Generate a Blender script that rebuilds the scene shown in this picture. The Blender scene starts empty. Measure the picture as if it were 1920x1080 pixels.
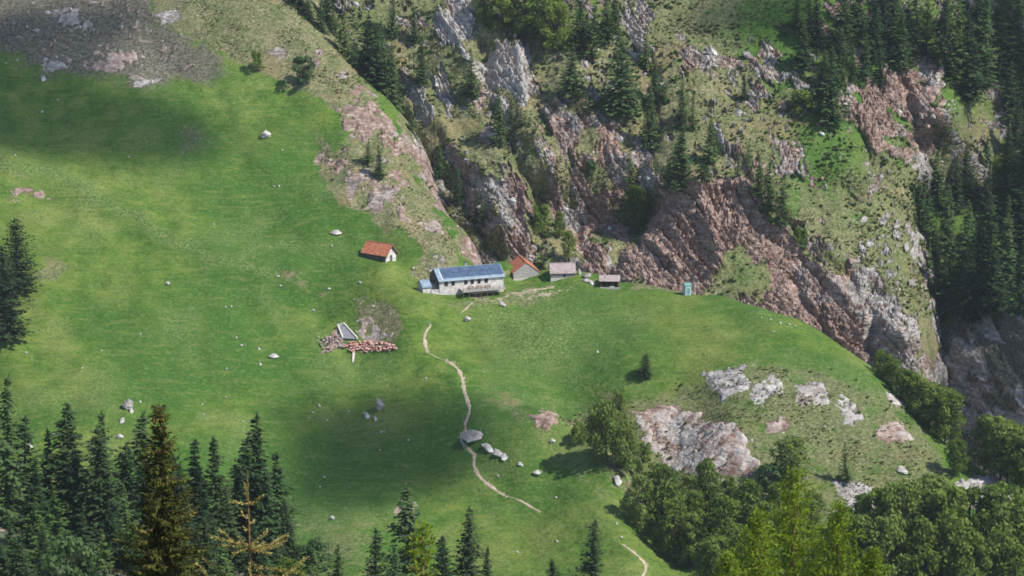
import bpy, bmesh, math, random
import numpy as np
from mathutils import Vector, Matrix

S = bpy.context.scene
COL = S.collection
R = math.radians
random.seed(7)
rng = np.random.default_rng(11)

# ------------------------------------------------------------------ camera, sky, sun, exposure
FPX, PITCH = 4620.0, R(14.0)                       # focal length in photograph pixels (1920 wide), downward tilt
CP, SP = math.cos(PITCH), math.sin(PITCH)
cam_data = bpy.data.cameras.new('camera')
cam = bpy.data.objects.new('camera', cam_data); COL.objects.link(cam)
cam_data.sensor_width = 36.0
cam_data.lens = 36.0 * FPX / 1920.0
cam_data.clip_start = 1.0; cam_data.clip_end = 9000.0
cam.location = (0, 0, 0); cam.rotation_euler = (R(90) - PITCH, 0, 0)
S.camera = cam

SUN = Vector((0.90, -0.44, 0)).normalized() * math.cos(R(50)) + Vector((0, 0, math.sin(R(50))))
world = bpy.data.worlds.new('World'); S.world = world; world.use_nodes = True
wn = world.node_tree.nodes; wl = world.node_tree.links
for n in list(wn): wn.remove(n)
sky = wn.new('ShaderNodeTexSky'); sky.sky_type = 'NISHITA'; sky.sun_disc = False
sky.sun_elevation = R(50); sky.sun_rotation = math.atan2(SUN.x, SUN.y)
sky.altitude = 1500
bg = wn.new('ShaderNodeBackground'); bg.inputs['Strength'].default_value = 0.14
wo = wn.new('ShaderNodeOutputWorld')
wl.new(sky.outputs[0], bg.inputs[0]); wl.new(bg.outputs[0], wo.inputs[0])
sd_ = bpy.data.lights.new('sun', 'SUN'); sd_.energy = 4.4; sd_.angle = R(0.53); sd_.color = (1.0, 0.965, 0.91)
sun = bpy.data.objects.new('sun', sd_); COL.objects.link(sun)
sun.rotation_euler = (-SUN).to_track_quat('-Z', 'Y').to_euler()

S.view_settings.view_transform = 'Standard'; S.view_settings.look = 'None'
S.view_settings.exposure = 0.50; S.view_settings.gamma = 1.0
S.view_settings.use_curve_mapping = False
S.render.engine = 'CYCLES'
S.cycles.use_denoising = True
S.cycles.max_bounces = 6; S.cycles.diffuse_bounces = 2; S.cycles.glossy_bounces = 2
S.cycles.transmission_bounces = 2; S.cycles.transparent_max_bounces = 6; S.cycles.volume_bounces = 0
S.cycles.pixel_filter_type = 'BLACKMAN_HARRIS'; S.cycles.filter_width = 1.7

# ------------------------------------------------------------------ projection helpers (photograph pixel + distance -> place)
def P(px, py, Y):
    dx, dy = (px - 960) / FPX, (540 - py) / FPX
    d = np.array([dx, CP + dy * SP, -SP + dy * CP])
    return d * (Y / d[1])
def to_px(v):
    f = v[:, 1] * CP - v[:, 2] * SP
    u = v[:, 1] * SP + v[:, 2] * CP
    return 960 + FPX * v[:, 0] / f, 540 - FPX * u / f, f

# ------------------------------------------------------------------ numpy noise
def _h(ix, iy, seed):
    n = (ix.astype(np.int64) * 374761393 + iy.astype(np.int64) * 668265263 + seed * 974634777) & 0xFFFFFFFF
    n = ((n ^ (n >> 13)) * 1274126177) & 0xFFFFFFFF
    n = ((n ^ (n >> 16)) * 2246822519) & 0xFFFFFFFF
    return ((n ^ (n >> 15)) & 0xFFFFFF) / float(0x1000000)
def vnoise(x, y, seed=0):
    x = np.asarray(x, float); y = np.asarray(y, float)
    ix, iy = np.floor(x), np.floor(y); fx, fy = x - ix, y - iy
    fx = fx * fx * fx * (fx * (fx * 6 - 15) + 10); fy = fy * fy * fy * (fy * (fy * 6 - 15) + 10)
    a = _h(ix, iy, seed); b = _h(ix + 1, iy, seed); c = _h(ix, iy + 1, seed); d = _h(ix + 1, iy + 1, seed)
    return (a + (b - a) * fx) * (1 - fy) + (c + (d - c) * fx) * fy
def fbm(x, y, o=4, seed=0, g=0.5):
    t = 0.0; a = 1.0; s = 0.0
    for k in range(o):
        t = t + a * (vnoise(x * 2.03 ** k + 17.3 * k, y * 2.03 ** k - 9.1 * k, seed + k) * 2 - 1); s += a; a *= g
    return t / s
def ridged(x, y, o=4, seed=0):
    t = 0.0; a = 1.0; s = 0.0
    for k in range(o):
        t = t + a * (1 - np.abs(vnoise(x * 2.03 ** k + 5.3 * k, y * 2.03 ** k + 3.1 * k, seed + k) * 2 - 1)); s += a; a *= 0.5
    return t / s
def cells(x, y, seed=0):
    """F1, F2, random value of the nearest cell, and the offset to its centre"""
    ix, iy = np.floor(x), np.floor(y)
    f1 = np.full(np.shape(x), 9.0); f2 = f1.copy(); rv = np.zeros(np.shape(x)); ox = rv.copy(); oy = rv.copy()
    for i in (-1, 0, 1):
        for j in (-1, 0, 1):
            cx = ix + i; cy = iy + j
            dx = cx + _h(cx, cy, seed) - x; dy = cy + _h(cx, cy, seed + 1) - y
            d = np.sqrt(dx * dx + dy * dy); c = d < f1
            f2 = np.where(c, f1, np.minimum(f2, d)); f1 = np.where(c, d, f1)
            rv = np.where(c, _h(cx, cy, seed + 2), rv); ox = np.where(c, dx, ox); oy = np.where(c, dy, oy)
    return f1, f2, rv, ox, oy
def sstep(a, b, x):
    t = np.clip((x - a) / (b - a), 0, 1); return t * t * (3 - 2 * t)

class RBF:
    """smooth surface through scattered control points (multiquadric)"""
    def __init__(s, uv, w, c=10.0):
        s.p = np.array(uv, float); s.c = c; w = np.array(w, float)
        A = np.c_[np.ones(len(w)), s.p]
        d = np.sqrt(((s.p[:, None] - s.p[None]) ** 2).sum(2) + c * c)
        n = len(w); M = np.zeros((n + 3, n + 3)); M[:n, :n] = -d + np.eye(n) * -1.0 * 0; M[:n, n:] = A; M[n:, :n] = A.T
        s.k = np.linalg.lstsq(M, np.r_[w, 0, 0, 0], rcond=None)[0]
    def __call__(s, u, v):
        u = np.asarray(u, float); v = np.asarray(v, float)
        out = s.k[-3] + s.k[-2] * u + s.k[-1] * v
        for (a, b), k in zip(s.p, s.k[:-3]):
            out = out - k * np.sqrt((u - a) ** 2 + (v - b) ** 2 + s.c ** 2)
        return out

def poly_sd(x, y, poly):
    """signed distance to a polygon, positive inside"""
    d = np.full(np.shape(x), 1e18); ins = np.zeros(np.shape(x), bool)
    n = len(poly)
    for i in range(n):
        ax, ay = poly[i]; bx, by = poly[(i + 1) % n]
        ex, ey = bx - ax, by - ay; wx, wy = x - ax, y - ay
        t = np.clip((wx * ex + wy * ey) / (ex * ex + ey * ey + 1e-9), 0, 1)
        d = np.minimum(d, (wx - ex * t) ** 2 + (wy - ey * t) ** 2)
        c = ((ay > y) != (by > y)); ins ^= c & (x < (bx - ax) * (y - ay) / (by - ay + 1e-12) + ax)
    return np.where(ins, 1, -1) * np.sqrt(d)
def line_d(x, y, pts):
    d = np.full(np.shape(x), 1e18)
    for (ax, ay), (bx, by) in zip(pts[:-1], pts[1:]):
        ex, ey = bx - ax, by - ay; wx, wy = x - ax, y - ay
        t = np.clip((wx * ex + wy * ey) / (ex * ex + ey * ey + 1e-9), 0, 1)
        d = np.minimum(d, (wx - ex * t) ** 2 + (wy - ey * t) ** 2)
    return np.sqrt(d)
def pm(x, y, poly, soft=12.0):
    return np.clip(0.5 + poly_sd(x, y, poly) / (2 * soft), 0, 1)

# ------------------------------------------------------------------ materials
MATS = {}
class NT:
    def __init__(s, name):
        s.m = bpy.data.materials.new(name); s.m.use_nodes = True
        s.t = s.m.node_tree; s.n = s.t.nodes; s.l = s.t.links
        for n in list(s.n): s.n.remove(n)
        s.out = s.n.new('ShaderNodeOutputMaterial'); s.b = s.n.new('ShaderNodeBsdfPrincipled')
        s.l.new(s.b.outputs[0], s.out.inputs[0]); s.b.inputs['Roughness'].default_value = 0.9
        s.b.inputs['Specular IOR Level'].default_value = 0.15
        MATS[name] = s.m
    def new(s, t, **k):
        n = s.n.new(t)
        for a, b in k.items(): setattr(n, a, b)
        return n
    def put(s, sock, v):
        if hasattr(v, 'is_linked') or isinstance(v, bpy.types.NodeSocket): s.l.new(v, sock)
        else: sock.default_value = v
    def coord(s, scale=(1, 1, 1), rot=(0, 0, 0), kind='Object'):
        c = s.new('ShaderNodeTexCoord'); m = s.new('ShaderNodeMapping')
        s.l.new(c.outputs[kind], m.inputs['Vector']); m.inputs['Scale'].default_value = scale; m.inputs['Rotation'].default_value = rot
        return m.outputs[0]
    def noise(s, vec, scale, detail=3, rough=0.55, out='Fac'):
        n = s.new('ShaderNodeTexNoise'); s.l.new(vec, n.inputs['Vector'])
        n.inputs['Scale'].default_value = scale; n.inputs['Detail'].default_value = detail; n.inputs['Roughness'].default_value = rough
        return n.outputs[out]
    def vor(s, vec, scale, feature='F1', out='Distance'):
        n = s.new('ShaderNodeTexVoronoi', feature=feature); s.l.new(vec, n.inputs['Vector']); n.inputs['Scale'].default_value = scale
        return n.outputs[out]
    def ramp(s, fac, stops):
        r = s.new('ShaderNodeValToRGB'); s.put(r.inputs[0], fac); e = r.color_ramp.elements
        while len(e) < len(stops): e.new(0.5)
        for k, (p, c) in enumerate(stops):
            e[k].position = p; e[k].color = (*c, 1) if len(c) == 3 else c
        return r.outputs[0]
    def mr(s, v, a, b, c=0.0, d=1.0):
        n = s.new('ShaderNodeMapRange', interpolation_type='SMOOTHSTEP'); s.put(n.inputs[0], v)
        for i, q in zip((1, 2, 3, 4), (a, b, c, d)): n.inputs[i].default_value = q
        return n.outputs[0]
    def math(s, op, a, b=0.0):
        n = s.new('ShaderNodeMath', operation=op); s.put(n.inputs[0], a); s.put(n.inputs[1], b); return n.outputs[0]
    def mix(s, f, a, b, mode='MIX'):
        n = s.new('ShaderNodeMix', data_type='RGBA', blend_type=mode)
        s.put(n.inputs[0], f)
        for i, v in ((6, a), (7, b)):
            if isinstance(v, tuple): v = (*v, 1) if len(v) == 3 else v
            s.put(n.inputs[i], v)
        return n.outputs[2]
    def attr(s, name, out='Color'):
        n = s.new('ShaderNodeAttribute'); n.attribute_name = name; return n.outputs[out]
    def sep(s, c):
        n = s.new('ShaderNodeSeparateColor'); s.l.new(c, n.inputs[0]); return n.outputs
    def bump(s, h, strength=0.5, dist=0.3):
        n = s.new('ShaderNodeBump'); s.l.new(h, n.inputs['Height']); n.inputs['Strength'].default_value = strength; n.inputs['Distance'].default_value = dist
        s.l.new(n.outputs[0], s.b.inputs['Normal'])
    def base(s, c):
        s.put(s.b.inputs['Base Color'], (*c, 1) if isinstance(c, tuple) and len(c) == 3 else c); return s

def rock_color(N, co, pink):
    """stone in grey or rust-pink beds with lichen and dark seams"""
    big = N.noise(co, 0.09, 3); mid = N.noise(co, 0.5, 4, 0.6); fine = N.noise(co, 2.2, 3, 0.6)
    grey = N.ramp(mid, [(0.28, (0.17, 0.16, 0.15)), (0.5, (0.36, 0.34, 0.315)), (0.72, (0.53, 0.505, 0.47))])
    pk = N.ramp(mid, [(0.28, (0.145, 0.100, 0.080)), (0.5, (0.315, 0.222, 0.182)), (0.72, (0.47, 0.37, 0.315))])
    f = N.math('ADD', pink, N.math('MULTIPLY', N.math('SUBTRACT', big, 0.5), 1.1))
    c = N.mix(N.mr(f, 0.25, 0.75), grey, pk)
    bed = N.noise(N.coord((0.25, 0.25, 1.6), (0.35, 0.5, 0.2)), 1.0, 3, 0.6)
    c = N.mix(N.mr(bed, 0.42, 0.62), N.mix(1.0, c, (0.62, 0.58, 0.55), 'MULTIPLY'), c)
    c = N.mix(N.mr(fine, 0.30, 0.45, 0.45, 0.0), c, (0.10, 0.085, 0.075))
    return c, mid, fine, bed

def terrain_material():
    N = NT('terrain')
    co = N.coord()
    r, g, b = N.sep(N.attr('mask'))[:3]; a = N.attr('mask', 'Alpha')
    r2, g2, b2 = N.sep(N.attr('mask2'))[:3]
    n_big = N.noise(co, 0.025, 3); n_mid = N.noise(co, 0.16, 4, 0.6); n_f = N.noise(co, 1.1, 4, 0.65); n_ff = N.noise(co, 3.5, 2, 0.6)
    streak = N.noise(N.coord((0.12, 0.75, 0.75), (0, 0, 0.25)), 1.0, 3, 0.6)
    # pasture green
    grass = N.ramp(n_mid, [(0.32, (0.042, 0.098, 0.013)), (0.5, (0.078, 0.146, 0.021)), (0.68, (0.145, 0.190, 0.036))])
    grass = N.mix(N.mr(n_big, 0.42, 0.66, 0.0, 0.6), grass, (0.165, 0.185, 0.042))
    grass = N.mix(N.mr(N.noise(co, 0.016, 2), 0.42, 0.58, 0.0, 0.8), grass, (0.040, 0.108, 0.016))
    grass = N.mix(N.mr(streak, 0.48, 0.70, 0.0, 0.6), grass, (0.050, 0.108, 0.022))
    grass = N.mix(N.mr(n_f, 0.50, 0.70, 0.0, 0.5), grass, (0.18, 0.215, 0.075))
    grass = N.mix(N.mr(n_f, 0.50, 0.32, 0.0, 0.55), grass, (0.036, 0.078, 0.016))
    fl = N.math('MULTIPLY', N.mr(n_ff, 0.56, 0.66), N.mr(N.noise(co, 0.05, 3), 0.50, 0.64, 0.0, 0.8))
    grass = N.mix(fl, grass, (0.30, 0.32, 0.15))
    grass = N.mix(N.mr(N.noise(N.coord((0.10, 0.9, 0.9), (0, 0, 0.2)), 1.0, 4, 0.65), 0.52, 0.68, 0.0, 0.5), grass, (0.165, 0.185, 0.052))
    # weedy lush patch (docks)
    weed = N.ramp(N.noise(co, 1.7, 3, 0.65), [(0.34, (0.034, 0.082, 0.016)), (0.5, (0.086, 0.146, 0.032)), (0.66, (0.225, 0.25, 0.10))])
    grass = N.mix(b2, grass, weed)
    # dry alpine grass
    dry = N.ramp(n_f, [(0.28, (0.058, 0.060, 0.028)), (0.44, (0.140, 0.134, 0.065)), (0.58, (0.215, 0.20, 0.104)), (0.74, (0.35, 0.32, 0.21))])
    dry = N.mix(N.mr(n_mid, 0.42, 0.62, 0.0, 0.75), dry, N.ramp(n_f, [(0.3, (0.040, 0.062, 0.021)), (0.5, (0.098, 0.126, 0.046)), (0.7, (0.175, 0.20, 0.086))]))
    dry = N.mix(N.mr(N.noise(co, 0.07, 3), 0.54, 0.68, 0.0, 0.3), dry, (0.25, 0.17, 0.085))
    c = N.mix(N.mr(N.math('ADD', g, N.math('MULTIPLY', N.math('SUBTRACT', n_mid, 0.5), 0.9)), 0.35, 0.65), grass, dry)
    # dark heath
    heath = N.ramp(n_f, [(0.32, (0.042, 0.040, 0.026)), (0.5, (0.115, 0.105, 0.075)), (0.68, (0.20, 0.19, 0.145))])
    c = N.mix(N.mr(N.math('ADD', r2, N.math('MULTIPLY', N.math('SUBTRACT', n_mid, 0.5), 1.0)), 0.25, 0.75), c, heath)
    # bare earth
    earth = N.mix(n_f, (0.22, 0.16, 0.11), (0.42, 0.35, 0.27))
    c = N.mix(N.mr(N.math('ADD', a, N.math('MULTIPLY', N.math('SUBTRACT', n_f, 0.5), 0.8)), 0.4, 0.6), c, earth)
    rc, mid, fine, bed = rock_color(N, co, b)
    rc = N.mix(N.math('MULTIPLY', g2, 0.62), rc, (0.66, 0.61, 0.56))
    rf = N.mr(N.math('ADD', r, N.math('MULTIPLY', N.math('SUBTRACT', n_f, 0.5), 0.9)), 0.42, 0.58)
    c = N.mix(rf, c, rc)
    N.base(c)
    h = N.math('ADD', N.math('MULTIPLY', n_f, 0.8), N.math('MULTIPLY', n_ff, 0.35))
    h = N.math('ADD', h, N.math('MULTIPLY', rf, N.math('ADD', N.math('MULTIPLY', N.vor(co, 0.9), 0.5), N.math('MULTIPLY', bed, 1.0))))
    terr = N.noise(N.coord((0.16, 1.15, 1.15), (0, 0, 0.18)), 1.0, 3, 0.6)
    h = N.math('ADD', h, N.math('MULTIPLY', N.math('SUBTRACT', 1.0, rf), N.math('ADD', N.math('MULTIPLY', terr, 1.5), N.math('MULTIPLY', n_mid, 1.6))))
    N.bump(h, 0.8, 0.5)
    N.b.inputs['Specular IOR Level'].default_value = 0.05
    return N.m
M_TERRAIN = terrain_material()

# ------------------------------------------------------------------ object helpers
def mesh_np(name, verts, faces, mat, smooth=True):
    me = bpy.data.meshes.new(name)
    verts = np.asarray(verts, np.float32); faces = np.asarray(faces, np.int32)
    me.vertices.add(len(verts)); me.vertices.foreach_set('co', verts.ravel())
    k = faces.shape[1]
    me.loops.add(faces.size); me.loops.foreach_set('vertex_index', faces.ravel())
    me.polygons.add(len(faces)); me.polygons.foreach_set('loop_start', np.arange(0, faces.size, k, dtype=np.int32))
    me.update(calc_edges=True)
    me.polygons.foreach_set('use_smooth', np.full(len(faces), smooth)); 
    if mat: me.materials.append(mat)
    return me
def ob(name, data, parent=None, loc=None, **props):
    o = bpy.data.objects.new(name, data); COL.objects.link(o)
    if parent: o.parent = parent
    if loc is not None: o.location = loc
    for k, v in props.items(): o[k] = v
    return o
def grid_faces(nu, nv):
    i = np.arange(nu * nv).reshape(nv, nu)
    return np.stack([i[:-1, :-1], i[:-1, 1:], i[1:, 1:], i[1:, :-1]], -1).reshape(-1, 4)
def colors(me, name, arr):
    a = me.color_attributes.new(name, 'FLOAT_COLOR', 'POINT')
    a.data.foreach_set('color', np.asarray(arr, np.float32).ravel())

SHEETS = []        # (px, py, depth, verts) of every terrain sheet, to set things on the ground
def ground(px, py, rad=4.0, which=None):
    best = None
    for k, (X, Yp, D, V) in enumerate(SHEETS):
        if which is not None and k not in which: continue
        d2 = (X - px) ** 2 + (Yp - py) ** 2
        c = np.where(d2 < rad * rad * (6 if k == 0 else 1))[0]
        if len(c) == 0: continue
        j = c[np.argmin(D[c] + np.sqrt(d2[c]) * 0.4)]
        if best is None or D[j] < best[0]: best = (D[j], V[j])
    if best is None and rad < 40: return ground(px, py, rad * 2, which)
    return Vector(best[1])

# ================================================================== TERRAIN
# ---- near hillside, on the camera's side of the valley
fg = []
for x in (-400, -200, -100, 0, 100, 200, 400):
    for y, z in ((-60, -1.5), (0, -2), (60, -30), (110, -52), (200, -86), (350, -146), (430, -171), (500, -194), (545, -236), (570, -252)):
        fg.append((x, y, z))
for px, py, Y in ((20, 985, 430), (150, 1015, 425), (300, 1040, 425), (450, 1060, 430), (560, 1075, 440), (-200, 960, 440), (660, 1105, 450)):
    fg.append(tuple(P(px, py, Y)))
    q = P(px, py, Y + 45); fg.append((q[0], q[1], q[2] - 14))
fg = [p for p in fg if not (p[1] in (350, 430) and p[0] in (-100,))]
FG = RBF([(p[0], p[1]) for p in fg], [p[2] for p in fg], 12)
def near_slope():
    xs = np.arange(-300, 300.1, 3.0); ys = np.arange(-40, 575, 3.0)
    X, Y = np.meshgrid(xs, ys); Z = FG(X, Y) + fbm(X / 14, Y / 14, 4, 5) * 1.2
    V = np.stack([X, Y, Z], -1).reshape(-1, 3)
    me = mesh_np('near_hillside', V, grid_faces(len(xs), len(ys)), M_TERRAIN)
    x, y = V[:, 0], V[:, 1]
    m = np.zeros((len(V), 4)); m[:, 1] = 0.35 + 0.4 * fbm(x / 20, y / 20, 3, 8); m[:, 0] = sstep(0.35, 0.6, fbm(x / 9, y / 9, 4, 31)) * 0.9
    m[:, 2] = 0.6
    colors(me, 'mask', m); m2 = np.zeros((len(V), 4)); m2[:, 0] = .55 + .4 * fbm(x / 15, y / 15, 3, 77); colors(me, 'mask2', m2)
    ob('near_hillside', me, kind='structure')
    px, py, d = to_px(V); SHEETS.append((px, py, d, V))
near_slope()

# ---- pasture spur with the huts
mc = [(860,556,700),(790,548,703),(960,548,701),(1060,532,705),(1150,540,703),(1290,556,697),
 (1200,700,660),(1350,700,656),(1200,620,680),(1000,640,680),(1350,620,676),(1500,700,652),(1600,780,636),(1500,800,632),(1350,800,634),
 (1600,880,616),(1450,920,609),(1720,900,612),(1560,980,596),(1700,1010,590),(1880,980,600),(1700,1090,575),(1920,1090,580),(1350,990,600),(1480,1080,578),(1250,1000,603),(1260,1090,580),
 (1260,880,634),(1140,750,655),(1060,850,629),(1110,930,609),(1150,1010,591),(1200,1075,578),(1000,900,622),
 (860,620,686),(700,650,683),(860,700,667),(860,800,645),(720,770,655),(720,850,637),(700,940,616),(900,930,621),(1020,960,612),(900,1060,590),(600,1070,588),(500,930,622),(450,800,652),(1050,1070,586),
 (700,510,711),(500,530,709),(300,530,704),(100,600,688),(10,620,683),(100,720,662),(300,700,669),(500,650,685),(300,820,641),(100,850,632),(600,590,698),
 (450,430,731),(300,430,727),(100,400,731),(0,330,743),(300,330,748),(500,340,747),(600,400,733),(300,200,775),(100,200,778),(500,240,767),(600,290,755),
 (50,50,815),(200,40,818),(260,0,826),(400,60,806),(480,40,808),(300,120,797),(130,120,797),
 (560,130,788),(620,200,771),(640,300,751),(700,380,733),(760,430,720),(820,485,712),(-150,300,752),(-150,600,690),(-150,850,640),(-150,50,820),(200,-120,870),(450,-110,860),
 (300,1000,600),(100,1000,598),(500,1060,590)]
mc = [c for c in mc if c not in ((860,556,700),(960,548,701),(700,510,711),(790,548,703))]
mp = [tuple(P(*c)) for c in mc]
def pad(px, py, Y, yaw, pts):
    o = P(px, py, Y); c, s = math.cos(R(yaw)), math.sin(R(yaw))
    for x, y, z in pts: mp.append((o[0] + x * c - y * s, o[1] + x * s + y * c, o[2] + z))
HUT0 = (824, 549, 698); CAB0 = (723, 495, 708)
pad(*HUT0, 19, [(x, y, z) for x in (-6, 0, 6, 12, 18) for y, z in ((-9, -4.2), (-5, -1.9), (-1, -.35), (4, .2), (9, .9))] + [(24, -5, -.9), (24, 0, .3), (24, 6, 1.2), (-11, 0, .6), (-11, 6, 2.0), (-11, -6, -2.2)])
pad(*CAB0, -34, [(0, 0, -.1), (0, 2.5, .1), (0, 5, .2), (-4, -.4, .2), (-8, -.4, 1.0), (-8, 5, 1.6), (-4, 5, .9), (2, 2.5, -.7), (0, -3, -1.3), (-8, -3, -.3), (4, 6, 0)])
# silhouettes of the spur, with the ground falling away behind them
SIL = [((520,-30,822),(.8,.6)),((600,105,793),(.8,.6)),((682,195,772),(.8,.6)),((722,330,743),(.8,.6)),((790,425,722),(.8,.6)),((850,486,714),(.5,.86)),
       ((930,500,714),(.1,1)),((1030,503,714),(0,1)),((1120,520,710),(0,1)),((1200,534,706),(.1,1)),((1330,553,699),(.2,1)),((1430,580,690),(.3,.95)),((1530,620,679),(.4,.9)),((1620,680,664),(.5,.86)),
       ((1690,745,650),(.6,.8)),((1760,840,632),(.7,.7)),((1880,900,622),(.5,.86)),((2050,950,618),(.5,.86))]
for k, (s, d) in enumerate(SIL):
    p = P(*s); mp.append(tuple(p))
    dn = np.array(d) / np.hypot(*d)
    left = k < 6
    for t, drop in ((9, 1.0), (20, 9.0), (42, 30.0)):
        if left and t == 42: drop = 42
        q = p[:2] + dn * t
        ls = p[2] * q[1] / p[1] if not left else p[2]
        mp.append((q[0], q[1], ls - drop - (t * 0.12)))
for q in ((60, 830, -225), (150, 800, -235), (230, 760, -240), (220, 680, -240), (0, 850, -215)): mp.append(q)
for x in (-200, -100, 0, 100, 200): mp.append((x, 540, -240)); mp.append((x, 500, -262))
for s_ in ((1020,775,647),(1075,800,640),(1130,845,629),(1185,893,618),(1172,955,604),(1190,1005,593)):
    p = P(*s_); mp.append(tuple(p))
    for t, drop in ((4, 2.6), (9, 4.2)): mp.append((p[0] + t * .75, p[1] + t * .66, p[2] - drop))
MF = RBF([(p[0], p[1]) for p in mp], [p[2] for p in mp], 7.0)
TRACK = [(-60,285),(0,300),(120,335),(250,405),(330,455),(420,488),(560,520)]
HOLLOW = [(640,820),(720,850),(780,860)]
STRIP = [(560,120),(620,180),(650,250),(600,300),(600,330),(660,390),(740,440),(830,495),(900,480),(720,180),(600,60)]
def meadow_z(x, y):
    z = MF(x, y); shp = np.shape(x); b = np.stack([np.ravel(x), np.ravel(y), np.ravel(z)], -1); px, py, d = to_px(b)
    z = z + (2.6 * np.exp(-(line_d(px, py, TRACK) / 34) ** 2) - 2.2 * np.exp(-(line_d(px, py + 0, HOLLOW) / 60) ** 2)).reshape(shp)
    lo = fbm(x / 34, y / 34, 3, 40)
    wild = pm(px, py, STRIP, 15).reshape(shp)
    return z + lo * 2.3 + fbm((x + .5 * y) / 15, y / 40, 3, 42) * 1.5 + fbm(x / 5, y / 5, 4, 41) * (0.26 + wild * 1.1) + fbm(x / 30 + y / 90, y / 3.6, 3, 44) * 0.34

PATHS = [([(886,566),(866,586)], .8), ([(806,608),(797,622),(798,640),(803,660)], 1.15), ([(834,674),(858,687),(868,705),(872,735),(876,752),(880,766),(873,785),(872,800),(876,810)], 1.25), ([(880,810),(864,815),(864,828),(880,843),(891,855),(886,868),(892,882),(912,903),(935,920),(950,931)], 1.2), ([(972,937),(990,945),(1014,960)], 1.0), ([(1168,1020),(1190,1036),(1212,1055),(1216,1068),(1203,1085)], 1.1), ([(803,660),(818,668),(834,674)], .35), ([(950,931),(962,934),(972,937)], .4), ([(960,550),(1000,543),(1040,537)], .7)]
ROCK_M = {   # bare rock showing on the spur (photograph pixels): tint 0 grey .. 1 rust pink
  
 'e': ([(1195,772),(1250,765),(1330,790),(1380,800),(1400,850),(1420,880),(1350,895),(1262,882),(1250,850),(1215,830)], .75),
 'f': ([(1322,708),(1385,690),(1412,720),(1350,745)], .2), 'g': ([(1410,735),(1455,708),(1465,730),(1420,760)], .2), 'h': ([(1495,730),(1540,722),(1555,745),(1510,760)], .4),
 'i': ([(1430,790),(1475,788),(1480,812),(1435,815)], .8), 'j': ([(1575,735),(1600,760),(1618,790),(1590,795)], .4), 'k': ([(1660,735),(1700,740),(1700,756),(1665,752)], .5),
 'l': ([(1650,800),(1695,795),(1700,825),(1660,830)], .7), 'm': ([(290,20),(330,10),(325,45),(300,45)], .3), 'n': ([(500,92),(540,95),(535,112),(505,108)], .4),
 'p': ([(1800,900),(1860,890),(1905,930),(1890,960),(1800,940)], .3), 'q': ([(1560,905),(1640,915),(1640,950),(1580,950)], .2),
 'r': ([(600,630),(640,622),(650,650),(610,660)], .6), 's': ([(35,355),(60,355),(60,366),(35,365)], .7), 't': ([(250,140),(300,138),(290,158),(255,158)], .3)}
DRY_M = [([(270,-60),(300,30),(430,108),(520,150),(600,178),(640,215),(655,260),(600,290),(590,330),(640,380),(700,410),(760,440),(830,495),(860,470),(560,-60)], 1.0, 12),
 ([(985,740),(1060,760),(1130,730),(1250,720),(1310,700),(1400,660),(1560,680),(1700,740),(1790,850),(1800,1000),(1500,1000),(1300,950),(1160,930),(1080,860)], .56, 30),
 ([(800,560),(860,562),(960,552),(1040,545),(1050,560),(960,580),(860,590),(800,580)], .55, 12), ([(850,660),(960,720),(1040,800),(1190,930),(1120,960),(1000,850),(900,760)], .5, 40),
 ([(540,960),(760,950),(720,1080),(540,1080)], .45, 25), ([(0,340),(110,350),(100,385),(0,380)], .5, 20), ([(650,606),(690,600),(725,628),(660,636)], .15, 10), ([(1180,500),(1290,500),(1290,555),(1180,535)], .9, 6),
 ([(320,240),(440,250),(430,290),(330,290)], .35, 30), ([(60,460),(130,490),(110,540),(60,530)], .55, 15)]
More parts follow.
